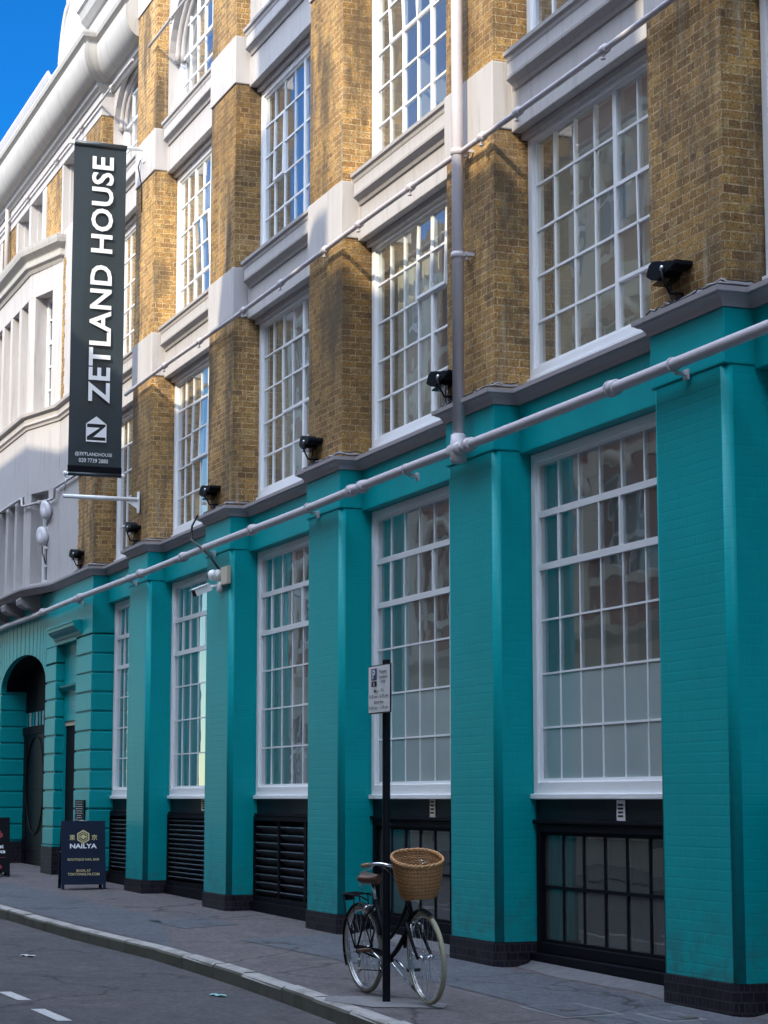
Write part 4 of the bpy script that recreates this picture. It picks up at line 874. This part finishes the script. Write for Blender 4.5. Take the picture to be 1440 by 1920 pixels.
for (ai, (x_, y_, z_), lab) in ((0, (-36.42, -.11, 6.38), 'upper of two pale oval alarm boxes on the oriel'), (1, (-36.55, -.14, 5.93), 'lower of two pale oval alarm boxes on the oriel, cable tail below')):
    t_ = thing('alarm_box', lab, 'alarm', (x_, y_, z_), 0, 'alarm boxes on the oriel'); nrm = Vector((.26, -.966, 0)).normalized()
    b = MB(); b.lathe([(.17, 0), (.185, .01), (.185, .06), (.172, .078), (.10, .088), (0, .09)], (x_, y_, z_), nrm, 24, .82, 1.0); cs = b.build('casing', M['alarm'], t_)
    b = MB(); b.lathe([(.188, -.012), (.192, -.006), (.188, 0)], (x_, y_, z_), nrm, 24, .82, 1.0); b.build('backplate', M['steel'], cs)
    if ai: b = MB(); b.tube([(x_, y_ - .03, z_ - .18), (x_ + .03, y_ - .03, z_ - .32), (x_ + .10, y_ - .02, z_ - .36), (x_ + .16, y_ + .0, z_ - .5)], .013, 6); b.build('cable', M['cable_b'], t_)
t_ = thing('notice_plaque', 'black plaque with white printed lines on the rusticated pier by the doorway', 'plaque', (-33.87, -.01, 1.15)); b = MB(); b.bbox(-34.2, -33.55, -.02, -.001, .965, 1.325, .004); cs = b.build('plate', M['dark'], t_)
b = MB(); rp = random.Random(5)
for i in range(9):
    w_ = rp.uniform(.15, .27); 
    for k in range(int(w_ * 22)): xx = -33.875 - w_ + k * (2 * w_) / int(w_ * 22); b.box(xx, xx + w_ / int(w_ * 22) * 1.1, -.0225, -.0205, 1.288 - i * .036, 1.297 - i * .036)
b.build('lettering', M['letter'], cs)
for i, (x_, z_, w_, h_, lab) in enumerate(((-15.70, 1.25, .075, .085, 'small white sticker on the dark fascia above the rightmost basement window'), (-19.80, 1.26, .07, .10, 'small cream notice on the dark fascia above the bicycle basket'), (-28.06, 1.262, .10, .085, 'small cream notice above the fine slatted shutter below the camera bay'))):
    t_ = thing('notice', lab, 'notice', (x_, .38, z_)); b = MB(); b.bbox(x_ - w_, x_ + w_, .376, .384, z_ - h_, z_ + h_, .003); cs = b.build('card', M['sign_face'] if i == 0 else M['cream'], t_)
    b = MB()
    for k in range(4):
        for q in range(5): b.box(x_ - w_ * .62 + q * w_ * .26, x_ - w_ * .62 + q * w_ * .26 + w_ * .19, .3735, .3755, z_ + h_ * (.55 - k * .36) - .008, z_ + h_ * (.55 - k * .36) + .008)
    b.build('lettering', M['dark'], cs)

# ------------------------------------------------------------------ parking sign
PX, PYY = -15.32, -1.842; pg = ground_z(PX, PYY)
ps = thing('parking_sign', 'black post with a white permit holders parking plate, bicycle leaning on it', 'parking sign', (PX, PYY, pg))
b = MB(); b.lathe([(.032, 0), (.0305, .01), (.0305, 2.60), (.028, 2.61), (0, 2.615)], (PX, PYY, pg), (0, 0, 1), 18); b.build('post', M['black'], ps)
b = MB(); b.bbox(-15.577, -15.10, -1.893, -1.882, 2.004, 2.382, .004); pl = b.build('sign_backing', M['black'], ps)
b = MB(); b.box(-15.567, -15.11, -1.896, -1.894, 2.013, 2.373); pf = b.build('sign_plate', M['sign_face'], pl)
b = MB(); b.box(-15.50, -15.385, -1.8985, -1.897, 2.265, 2.355); b.build('blue_panel', M['sign_blue'], pl); b = MB(); b.box(-15.50, -15.385, -1.8985, -1.897, 2.215, 2.255); b.build('black_panel', M['black'], pl)
FX, FU = (1, 0, 0), (0, 0, 1)
def sgn(s_, x_, z_, w_, h_, m_='black', bd=.01, y_=-1.896): return text_mesh(s_, (x_, y_, z_), FX, FU, w_, h_, M[m_], 'lettering', pl, bd, lift=.004)
sgn('P', -15.443, 2.31, .06, .072, 'letter', .03); sgn('S', -15.443, 2.235, .032, .026, 'letter', .02)
sgn('Permit', -15.24, 2.325, .155, .026); sgn('holders', -15.24, 2.285, .17, .026); sgn('only', -15.24, 2.247, .10, .030)
sgn('Mon - Fri', -15.335, 2.180, .21, .026); sgn('8.30 am - 6.30 pm', -15.338, 2.135, .41, .030); sgn('Saturday', -15.335, 2.090, .21, .030); sgn('8.30 am - 1.30 pm', -15.338, 2.046, .41, .030)
for z_ in (2.07, 2.31):
    b = MB(); b.torus((PX, PYY, z_), (0, 0, 1), .034, .006, 20, 6); b.box(PX - .03, PX + .03, -1.883, -1.87, z_ - .012, z_ + .012); b.build('clip', M['steel'], ps)

# ------------------------------------------------------------------ bicycle
def bicycle():
    r = thing('bicycle', 'black step-through bicycle with wicker basket and cream tyres leaning on the sign post', 'bicycle', (-15.99, -1.752, ground_z(-15.99, -1.75) + .004), R(4.3))
    r.rotation_euler = (R(4.0), 0, R(4.3))
    T = dict(parent=r, local=True)
    RW, WB = .345, 1.115
    def wheel(x, y_ax, tyre_m, steer=0.0):
        ca, sa = math.cos(steer), math.sin(steer)
        def P(t, rad, y=0): X_, Z_ = rad * math.cos(t), rad * math.sin(t); return Vector((x + X_ * ca - y * sa, X_ * sa + y * ca, RW + Z_))
        axis = Vector((-sa, ca, 0)); b = MB()
        for i in range(32):
            s_ = 1 if i % 2 else -1; t = 2 * PI * i / 32
            b.tube([P(t + s_ * .9 * (1 if (i // 2) % 2 else -1), .022, s_ * .028), P(t, RW - .036, 0)], .0013, 4, cap=False)
        w = b.build('wheel', M['steel'], r, True)
        b = MB(); b.torus((x, 0, RW), axis, RW - .0185, .0185, 64, 10); b.build('tyre', M[tyre_m], w, True)
        b = MB(); n = 64
        for (ra, ya) in ((RW - .036, .011), (RW - .036, -.011)): b.tube([P(2 * PI * k / n, ra, ya) for k in range(n)], .0055, 6, closed=True)
        b.tube([P(2 * PI * k / n, RW - .043, 0) for k in range(n)], .006, 6, closed=True); b.build('rim', M['chrome'], w, True)
        b = MB(); b.lathe([(.008, -.06), (.024, -.045), (.024, -.03), (.013, -.025), (.013, .025), (.024, .03), (.024, .045), (.008, .06)], (x, 0, RW), axis, 14); b.build('hub', M['chrome'], w, True); return w
    STEER = R(-3)
    wheel(0, 0, 'grey_tyre'); wheel(WB, 0, 'cream_tyre', STEER)
    rh = Vector((0, 0, RW)); bb = Vector((.445, 0, .285)); st = Vector((.285, 0, .74)); hb = Vector((.905, 0, .62)); ht = Vector((.860, 0, .80)); fh = Vector((WB, 0, RW))
    b = MB()
    b.tube(bez(hb + Vector((-.01, 0, .02)), (.78, 0, .48), (.62, 0, .36), bb, 10), .0195, 10)          # curved down tube
    b.tube(bez(ht + Vector((0, 0, -.05)), (.74, 0, .60), (.56, 0, .46), bb + (st - bb) * .30, 10), .015, 10)      # second step-through tube
    b.tube([bb, st], .0165, 10); b.tube([hb, ht], .020, 12)
    for s_ in (-1, 1):
        b.tube([bb + Vector((0, s_ * .03, 0)), (.26, s_ * .05, .31), rh + Vector((0, s_ * .062, 0))], .0095, 8)
        b.tube([st + Vector((0, s_ * .012, -.04)), (.17, s_ * .052, .60), rh + Vector((0, s_ * .062, 0))], .008, 8)
        b.obox(rh + Vector((.01, s_ * .062, 0)), (.025, 0, 0), (0, .003, 0), (0, 0, .028))
    b.lathe([(.022, -.037), (.022, .037)], bb, (0, 1, 0), 14); b.build('frame', M['black'], **T)
    def S(p): p = Vector(p); d = p - hb; c, s_ = math.cos(STEER), math.sin(STEER); return Vector((hb.x + d.x * c - d.y * s_, d.x * s_ + d.y * c, p.z))
    b = MB(); cr = hb + Vector((.015, 0, -.035))
    b.tube([S(cr + Vector((0, -.05, 0))), S(cr + Vector((0, .05, 0)))], .014, 8)
    for s_ in (-1, 1): b.tube([S(cr + Vector((0, s_ * .048, .01))), S(cr * .66 + Vector((WB, 0, RW)) * .34 + Vector((-.006, s_ * .053, 0))), S(cr * .3 + Vector((WB, 0, RW)) * .7 + Vector((-.008, s_ * .056, 0))), S((WB, s_ * .058, RW))], [.016, .015, .013, .011], 8)
    b.build('fork', M['black'], **T)
    b = MB(); b.tube([S(ht), S(ht + Vector((-.035, 0, .13)))], .013, 8); b.tube([S(ht + Vector((-.035, 0, .13))), S(ht + Vector((.045, 0, .185)))], .013, 8)
    c0 = ht + Vector((.045, 0, .185)); hl = []
    pts = [(-.235, -.275, .05), (-.10, -.26, .065), (-.02, -.20, .065), (.012, -.10, .03), (0, -.03, 0), (0, .03, 0), (.012, .10, .03), (-.02, .20, .065), (-.10, .26, .065), (-.235, .275, .05)]
    cv_ = [S(c0 + Vector(p)) for p in pts]; sm = []
    for i in range(len(cv_) - 1):
        p0, p1, p2, p3 = cv_[max(i - 1, 0)], cv_[i], cv_[i + 1], cv_[min(i + 2, len(cv_) - 1)]
        for q in range(5):
            t = q / 5; sm.append(.5 * ((2 * p1) + (-p0 + p2) * t + (2 * p0 - 5 * p1 + 4 * p2 - p3) * t * t + (-p0 + 3 * p1 - 3 * p2 + p3) * t ** 3))
    sm.append(cv_[-1]); b.tube(sm, .0115, 10); hbr = b.build('handlebar', M['chrome'], **T)
    for e in (cv_[:2], cv_[-1:-3:-1]):
        b = MB(); b.tube([e[0] + (e[0] - e[1]) * .04, e[0] * .5 + e[1] * .5, e[1] * .9 + e[0] * .1], [.018, .0165, .0155], 10); b.build('grip', M['grip'], hbr, True)
        s_ = -1 if e[0].y < 0 else 1; b = MB(); q0 = e[1] * .8 + cv_[2 if s_ < 0 else -3] * .2
        b.tube([q0, q0 + Vector((-.02, s_ * .01, -.03)), e[0] * .5 + e[1] * .5 + Vector((0, s_ * .035, -.045)), e[0] + Vector((.03, s_ * .04, -.05))], .0065, 8); b.build('brake_lever', M['chrome'], hbr, True)
    b = MB(); bl = S(c0 + Vector((-.03, .125, .055))); b.lathe([(.0, -.012), (.026, -.010), (.028, 0), (.024, .014), (.012, .022), (0, .024)], bl, (0, 0, 1), 16); b.build('bell', M['chrome'], hbr, True)
    # basket: wicker rods woven round upright stakes
    bw = MB(); bd = MB(); bx_, z0, z1 = 1.075, .795, 1.075
    def rim(t, k, z):
        a, w_ = (.095 + .060 * k), (.120 + .072 * k); sx_ = math.copysign(abs(math.cos(t)) ** .88, math.cos(t)); sy_ = math.copysign(abs(math.sin(t)) ** .82, math.sin(t))
        return S((bx_ + .012 * k + a * sx_, w_ * sy_, z - .36 * a * sx_ * k))
    NS = 44; rows = 27
    for j in range(rows):
        k = j / (rows - 1); z = z0 + (z1 - z0) * k; kk = k ** .55
        pts = []
        for i in range(NS * 2):
            t = 2 * PI * i / (NS * 2); p = rim(t, kk, z); n_ = p - S((bx_, 0, z)); n_.z = 0; n_.normalize()
            pts.append(p + n_ * (.0042 * math.cos(PI * i + PI * j)) + Vector((0, 0, random.uniform(-.0008, .0008))))
        (bw if j % 3 else bd).tube(pts, .0052, 5, closed=True)
    for i in range(NS):
        t = 2 * PI * (i + .0) / NS; bd.tube([rim(t, (q / 6) ** .55, z0 + (z1 - z0) * q / 6) for q in range(7)], .0042, 5)
    for zz, k in ((z0 - .005, 0), (z0 + .008, .02)): bw.tube([rim(2 * PI * i / 60, k, zz) for i in range(60)], .010, 7, closed=True)
    n = 120
    for ph in (0, PI): bw.tube([rim(2 * PI * i / n, 1.0, z1 + .008) + Vector((math.cos(i * .9 + ph) * .006, math.sin(i * .9 + ph) * .003, math.sin(i * .9 + ph) * .008)) for i in range(n)], .0095, 7, closed=True)
    bk = bw.build('basket', M['wicker'], **T); bd.build('stake', M['wicker_d'], bk, True)
    b = MB()
    for i in range(12): x_ = bx_ - .085 + i * .0155; b.tube([S((x_, -.10, z0)), S((x_, .10, z0))], .008, 5)
    b.build('basket_base', M['wicker_d'], bk, True)
    b = MB()
    for y_ in (-.07, .07): b.tube([S((bx_ - .135, y_, z1 - .03)), S(c0 + Vector((.0, y_, .012)))], .010, 6)
    b.build('strap', M['leather'], bk, True)
    # saddle
    b = MB(); sp = st + Vector((-.06, 0, .165)); v = []; ns, nr = 12, 14
    for i in range(ns + 1):
        t = i / ns; X_ = -.135 + .27 * t; w_ = .092 * (1 - t) ** .8 + .020 if t > .18 else .092 * (.55 + 2.4 * t) ; top = .030 + .012 * math.cos(t * PI * 1.2) + .018 * t ** 3
        for q in range(nr): a = 2 * PI * q / nr; v.append(sp + Vector((X_, w_ * math.cos(a), (top if math.sin(a) > 0 else .042) * math.sin(a) * (1 if math.sin(a) < 0 else 1))))
    b.add(v, [[i * nr + q, i * nr + (q + 1) % nr, (i + 1) * nr + (q + 1) % nr, (i + 1) * nr + q] for i in range(ns) for q in range(nr)], True); b.f += [list(range(nr))[::-1], [ns * nr + q for q in range(nr)]]
    sd_ = b.build('saddle', M['leather'], **T)
    b = MB(); b.tube([st + Vector((.005, 0, -.02)), st + Vector((-.045, 0, .13))], .0135, 10)
    for s_ in (-1, 1): b.tube([sp + Vector((-.12, s_ * .05, -.03)), sp + Vector((-.03, s_ * .02, -.05)), sp + Vector((.10, s_ * .012, -.01))], .004, 6)
    for s_ in (-1, 1):
        for q in range(3): b.torus(sp + Vector((-.105, s_ * .045, -.035 - q * .012)), (0, 0, 1), .014, .0025, 12, 5)
    b.build('seat_post', M['chrome'], sd_, True)
    # rear rack
    b = MB()
    for s_ in (-1, 1):
        b.tube([(.20, s_ * .035, .735), (.12, s_ * .055, .765), (-.20, s_ * .065, .775)], .0065, 8)
        b.tube([(-.18, s_ * .065, .775), (-.15, s_ * .07, .60), (-.01, s_ * .072, RW + .01)], .006, 8); b.tube([(.0, s_ * .062, .77), (-.005, s_ * .072, RW + .02)], .005, 8)
    for x_ in (-.2, -.08, .04): b.tube([(x_, -.065, .776), (x_, .065, .776)], .0055, 8)
    b.tube([(-.2, -.065, .775), (-.225, -.05, .77), (-.225, .05, .77), (-.2, .065, .775)], .0065, 8); rk = b.build('luggage_rack', M['black'], **T)
    b = MB(); b.bbox(-.235, -.222, -.05, .05, .715, .765, .004); b.build('rear_reflector', M['dark'], rk, True)
    # mudguards
    def guard(x, a0, a1, name, steer=False):
        b = MB(); n = 26; v = []; rg = RW + .014
        for i in range(n + 1):
            a = a0 + (a1 - a0) * i / n
            for q in range(7):
                u = (q - 3) / 3; rr = rg + .008 * (1 - u * u); p = Vector((x + rr * math.cos(a), .024 * u, RW + rr * math.sin(a))); v.append(S(p) if steer else p)
        b.add(v, [[i * 7 + q, i * 7 + q + 1, (i + 1) * 7 + q + 1, (i + 1) * 7 + q] for i in range(n) for q in range(6)], True); return b.build(name, M['black'], **T)
    guard(0, R(20), R(205), 'mudguard'); guard(WB, R(62), R(172), 'mudguard', True)
    b = MB()
    for s_ in (-1, 1):
        b.tube([rh + Vector((0, s_ * .06, 0)), (-.345, s_ * .024, RW - .06)], .0028, 5); b.tube([fh + Vector((0, s_ * .06, 0)), (WB - .335, s_ * .024, RW + .08)], .0028, 5)
    b.build('mudguard_stay', M['chrome'], **T)
    # transmission on the right side
    b = MB(); b.torus(bb + Vector((0, -.05, 0)), (0, 1, 0), .078, .005, 40, 6)
    for a in range(5): b.tube([bb + Vector((0, -.05, 0)), bb + Vector((.078 * math.cos(a * 1.257), -.05, .078 * math.sin(a * 1.257)))], .006, 5)
    ca = R(-28); 
    for s_, a in ((-1, ca + PI), (1, ca)): b.tube([bb + Vector((0, s_ * .062, 0)), bb + Vector((.168 * math.cos(a), s_ * .078, .168 * math.sin(a)))], [.012, .009], 8)
    cs = b.build('crankset', M['chrome'], **T)
    for s_, a in ((-1, ca + PI), (1, ca)):
        p = bb + Vector((.168 * math.cos(a), s_ * .135, .168 * math.sin(a))); b = MB(); b.bbox(p.x - .045, p.x + .045, p.y - .045, p.y + .045, p.z - .012, p.z + .012, .005); b.build('pedal', M['leather'] if s_ < 0 else M['rubber'], **T)
    b = MB(); b.prism([(.545, .32), (.50, .365), (.40, .375), (.02, .385), (-.02, .37), (.02, .355), (.36, .325)], -.066, -.058, lambda p_, t: (p_[0], t, p_[1])); b.build('chain_guard', M['black'], **T)
    b = MB(); b.tube([(bb.x, -.05, bb.z - .078), (.05, -.05, .19), (.01, -.05, .175), (-.015, -.05, .20), (.02, -.05, .25), (0.0, -.05, RW - .035)], .004, 6); b.build('chain', M['dark'], **T)
    b = MB(); b.tube([(.0, -.055, RW - .02), (.02, -.06, .26), (.012, -.06, .19)], .008, 6); b.lathe([(0, -.008), (.022, -.006), (.022, .006), (0, .008)], (.012, -.06, .185), (0, 1, 0), 12); b.lathe([(0, -.008), (.022, -.006), (.022, .006), (0, .008)], (.022, -.06, .255), (0, 1, 0), 12); b.lathe([(.045, -.05), (.05, -.045), (.03, -.03)], rh, (0, 1, 0), 16); b.build('derailleur', M['steel'], **T)
    b = MB(); b.tube([(.40, .03, .275), (.47, .10, .15), (.545, .185, .03)], .009, 8); ks = b.build('kickstand', M['chrome'], **T); b = MB(); b.tube([(.52, .155, .075), (.552, .192, .02)], .013, 8); b.build('stand_foot', M['rubber'], ks, True)
    for pts in ([(S(cr + Vector((.03, q * .015, .015))), S(cr + Vector((.075, q * .05, -.01))), S(cr + Vector((.085, q * .04, -.06)))) for q in (-1, 1)], [((.17, q * .02, .69), (.14, q * .055, .66), (.125, q * .04, .62)) for q in (-1, 1)]):
        b = MB()                                           # brakes at both wheels
        for p3 in pts: b.tube(p3, .008, 6)
        b.tube([pts[0][0], pts[1][0]], .007, 6); b.build('brake_caliper', M['chrome'], **T)
    b = MB(); b.tube(bez(S(c0 + Vector((-.06, -.22, .05))), S(c0 + Vector((.13, -.18, .05))), S((1.0, -.1, .8)), S(cr + Vector((.04, 0, .03))), 12), .0028, 5); b.tube(bez(S(c0 + Vector((-.06, .22, .05))), S((.98, .16, .95)), S((.93, .05, .72)), (.80, .02, .52), 12), .0028, 5); b.tube([(.80, .02, .50), (.62, .02, .37), (.47, .02, .30)], .0028, 5); b.build('brake_cable', M['cable_b'], **T)
    return r
bicycle()

# ------------------------------------------------------------------ sandwich boards
def a_board(name, label, x, y, w, h, dep, rz, mat, arm=True, round_top=False):
    r = thing(name, label, 'sandwich board', (x, y, ground_z(x, y) + .006), rz); a = math.atan2(dep / 2, h); ht_ = h / math.cos(a)
    for s_, nm in ((1, 'front_panel'), (-1, 'back_panel')):
        b = MB()
        def P(u, v, d): return (s_ * (dep / 2 * (1 - v / ht_) * 1.0) + s_ * d * math.cos(a), u, v * math.cos(a) + d * math.sin(a))
        def pb(u0, u1, v0, v1, d0, d1):
            vv = [P(u, v, d) for v in (v0, v1) for d in (d0, d1) for u in (u0, u1)]; b.add(vv, [(0, 2, 3, 1), (4, 5, 7, 6), (0, 1, 5, 4), (2, 6, 7, 3), (0, 4, 6, 2), (1, 3, 7, 5)])
        pb(-w / 2, w / 2, .07, ht_, 0, .018); pb(-w / 2, -w / 2 + .045, 0, .07, 0, .018); pb(w / 2 - .045, w / 2, 0, .07, 0, .018)
        p = b.build(nm, mat, r, True)
        if s_ == 1: front = p
    b = MB()
    for u in (-w / 2 + .01, w / 2 - .01): b.tube([(dep * .22, u, h * .55), (-dep * .22, u, h * .55)], .006, 6)
    b.build('stay', M['steel'], r, True); up_ = Vector((-math.sin(a), 0, math.cos(a)))
    def O(u, v): return Vector((dep / 2 * (1 - v / ht_) + .020 * math.cos(a), u, v * math.cos(a) + .02 * math.sin(a)))
    return r, front, O, up_, ht_
r_, fr_, O, up_, H_ = a_board('sandwich_board', 'dark navy pavement sign with gold NAILYA lettering by the entrance', -31.52, -.50, .66, 1.0, .46, R(-6), M['navy'])
def bt(s_, u, v, w_, h_, m_='gold', bd=.0): return text_mesh(s_, O(u, v), (0, 1, 0), up_, w_, h_, M[m_], 'lettering', fr_, bd, local=True)
bt('\u6771', -.165, .775, .085, .085, 'gold', .01); bt('\u4eac', .165, .775, .085, .085, 'gold', .01)
bt('NAILYA', 0, .645, .40, .070, 'letter', .03); bt('BOUTIQUE NAIL BAR', 0, .440, .47, .042, 'gold', .015); bt('BOOK AT', 0, .275, .21, .036, 'gold', .015); bt('TOKYONAILYA.COM', 0, .222, .47, .040, 'gold', .015)
b = MB(); c_ = O(0, .785)
for rr, ri in ((.105, .082), (.068, .055)):
    for i in range(6):
        a0, a1 = PI / 6 + PI / 3 * i, PI / 6 + PI / 3 * (i + 1); q = [c_ + Vector((.002, 0, 0)) + Vector((0, 1, 0)) * (k * math.cos(t)) + up_ * (k * math.sin(t)) for k, t in ((ri, a0), (rr, a0), (rr, a1), (ri, a1))]; b.add(q, [(0, 1, 2, 3)])
q = [c_ + Vector((.002, 0, 0)) + Vector((0, 1, 0)) * s1 + up_ * s2 for s1, s2 in ((-.05, 0), (0, -.04), (.05, 0), (0, .04))]; b.add(q, [(0, 1, 2, 3)]); b.build('emblem', M['gold'], fr_, True)
b = MB(); b.bbox(.0, .03, -.06, .06, 1.0, 1.012, .003); b.build('handle', M['steel'], r_, True)
r_, fr_, O, up_, H_ = a_board('sandwich_board', 'black pavement sign with white words and a red motif, cut off at the left edge', -36.1, -1.12, .80, .98, .40, R(-4), M['black'])
bt('et', .255, .505, .075, .062, 'letter', .03); bt('oce', .255, .415, .13, .05, 'letter', .03)
b = MB()
for (u, v, rr) in ((.18, .74, .07), (.23, .70, .05), (.15, .67, .05), (.19, .19, .045), (.235, .16, .03)):
    o0 = len(b.v); b.add([O(u + rr * math.cos(2 * PI * i / 18) * (1 + .15 * math.sin(i * 2)), v + rr * math.sin(2 * PI * i / 18)) + Vector((.003, 0, 0)) for i in range(18)], [list(range(18))])
b.build('emblem', M['redp'], fr_, True)
b = MB(); b.add([O(u, v) + Vector((.003, 0, 0)) for u, v in ((.10, .315), (.33, .315), (.33, .322), (.10, .322))], [(0, 1, 2, 3)]); b.build('underline', M['redp'], fr_, True)
t_ = thing('rubbish_bag', 'black slumped rubbish bag behind the cut-off black pavement sign', 'bag', (-36.75, -.90, ground_z(-36.75, -.90)))
b = MB(); ns = 20; v = []
prof = [(.05, 0), (.20, .02), (.24, .18), (.22, .40), (.17, .58), (.09, .68), (.05, .72), (.07, .78), (.01, .80)]
for i, (rr, h_) in enumerate(prof):
    for q in range(ns): a = 2 * PI * q / ns; k = rr * (1 + .10 * math.sin(q * 3 + i) + .06 * math.sin(q * 5 - i * 2)); v.append((-36.75 + k * math.cos(a), -.90 + k * math.sin(a), ground_z(-36.75, -.90) + h_))
b.add(v, [[i * ns + q, i * ns + (q + 1) % ns, (i + 1) * ns + (q + 1) % ns, (i + 1) * ns + q] for i in range(len(prof) - 1) for q in range(ns)], True); b.f += [list(range(ns))[::-1]]; b.build('sack', M['black'], t_)
# litter in the road
for (x_, y_, m_, lab, s_) in ((-21.6, -3.28, 'paper', 'crumpled white paper scrap lying in the road', .7), (-17.35, -2.52, 'aqua', 'aqua plastic wrapper lying by the kerb', .6)):
    t_ = thing('litter', lab, 'litter', (x_, y_, road_z(x_, y_) + .006), R(20)); b = MB(); v = [(i * .06 * s_ - .15, j * .05 * s_ - .05, .003 + .006 * ((i * 7 + j * 5) % 3)) for j in range(3) for i in range(6)]
    b.add(v, [[j * 6 + i, j * 6 + i + 1, j * 6 + 7 + i, j * 6 + 6 + i] for j in range(2) for i in range(5)]); b.add([(p[0], p[1], p[2] - .003) for p in v], [[j * 6 + i, j * 6 + 6 + i, j * 6 + 7 + i, j * 6 + i + 1] for j in range(2) for i in range(5)]); b.build('scrap', M[m_], t_, True)

# ------------------------------------------------------------------ the buildings across the street: they shade this facade and show in its glass
YO = -9.6
opp = thing('terrace_building', 'tall red brick terrace across the street, seen only as reflections in the glass', 'building', (-20, YO - 1, 0))
def skyline():
    """(x0, x1, roof height)"""
    return [(-58, -21.0, 15.35), (-21.0, -15.2, 15.3), (-15.2, -14.75, 16.0), (-14.75, -9.6, 15.25), (-9.6, -7.45, 20.5), (-7.45, -6.95, 15.2), (-6.95, 25, 20.5)]
pil_ = MB(); wl_ = MB(); X0, X1 = -58, 22; zlev = [-.5, 4.3, 7.9, 11.2, 14.0]; wx = []
xx = X0
while xx < X1: wx.append(xx); xx += 3.0
for i, x_ in enumerate(wx):
    wl_.box(x_, x_ + 1.35, YO - .5, YO, 4.6, 14.4)
    if i % 3 == 1: pil_.box(x_ + .12, x_ + 1.2, YO - .3, YO + .055, 4.66, 13.9)
    for z_ in (4.6, 7.75, 10.9):
        wl_.box(x_ + 1.35, x_ + 3.0, YO - .5, YO - .01, z_, z_ + .85); wl_.box(x_ + 1.35, x_ + 3.0, YO - .5, YO - .012, z_ + 2.75, z_ + 3.15)
wl_.build('wall', M['red'], opp); pil_.build('pilaster', M['cream'], opp)
b = MB(); b.box(X0, X1, YO - .45, YO + .05, -.6, .5); b.box(X0, X1, YO - .45, YO + .06, 3.4, 4.6); b.sweep([(X0, YO + .06), (X1, YO + .06)], [(0, 4.2), (.10, 4.3), (.3, 4.45), (.32, 4.6), (0, 4.65)])
for x_ in wx: b.box(x_ + .1, x_ + 1.0, YO - .45, YO + .04, .5, 3.4)
for z_ in (7.55, 10.7, 13.95): b.box(X0, X1, YO - .4, YO + .08, z_, z_ + .25)
for x_ in wx:
    for z_ in (5.45, 8.6, 11.75):
        b.box(x_ + 1.25, x_ + 3.05, YO - .3, YO + .05, z_ - .15, z_); cxx = x_ + 2.17
        b.tube([(cxx - .85 * math.cos(a), YO + .03, z_ + 1.75 + .5 * math.sin(a)) for a in [PI * k / 10 for k in range(11)]], .12, 6)
b.build('stone_dressing', M['cream'], opp)
b = MB(); g2 = MB(); k2 = MB()
for x_ in wx:
    for z_ in (5.45, 8.6, 11.75):
        for (a0, a1, c0, c1) in ((1.35, 1.45, 0, 1.95), (2.9, 3.0, 0, 1.95), (1.45, 2.9, 0, .1), (1.45, 2.9, 1.85, 1.95), (1.45, 2.9, .9, .98), (2.14, 2.2, .1, 1.85)): b.box(x_ + a0, x_ + a1, YO - .28, YO - .2, z_ + c0, z_ + c1)
        g2.box(x_ + 1.4, x_ + 2.95, YO - .25, YO - .24, z_, z_ + 1.95)
    b.box(x_ + 1.0, x_ + 1.1, YO - .3, YO - .2, .5, 3.4); b.box(x_ + 2.0, x_ + 2.08, YO - .3, YO - .2, .5, 3.4); b.box(x_ + 1.1, x_ + 3.0, YO - .3, YO - .2, 2.6, 2.7); g2.box(x_ + 1.0, x_ + 3.1, YO - .27, YO - .26, .5, 3.4)
b.build('window', M['white'], opp); g2.build('pane', M['oppglass'], opp)
b = MB()
for (xa, xb, h_) in skyline(): b.box(xa, xb, YO - (.45 if h_ > 15.9 else 3), YO - .02 if h_ < 16 else YO - .04, 14.2, h_)
b.prism([(-19.0, 15.25), (-18.1, 18.2), (-17.6, 19.0), (-17.6, 22.0), (-15.75, 22.0), (-15.75, 15.25)], YO - .45, YO - .045, lambda p_, t: (p_[0], t, p_[1]))
b.box(-58, 25, YO - 6, YO - .5, -.6, 14.2); b.build('parapet', M['red'], opp)
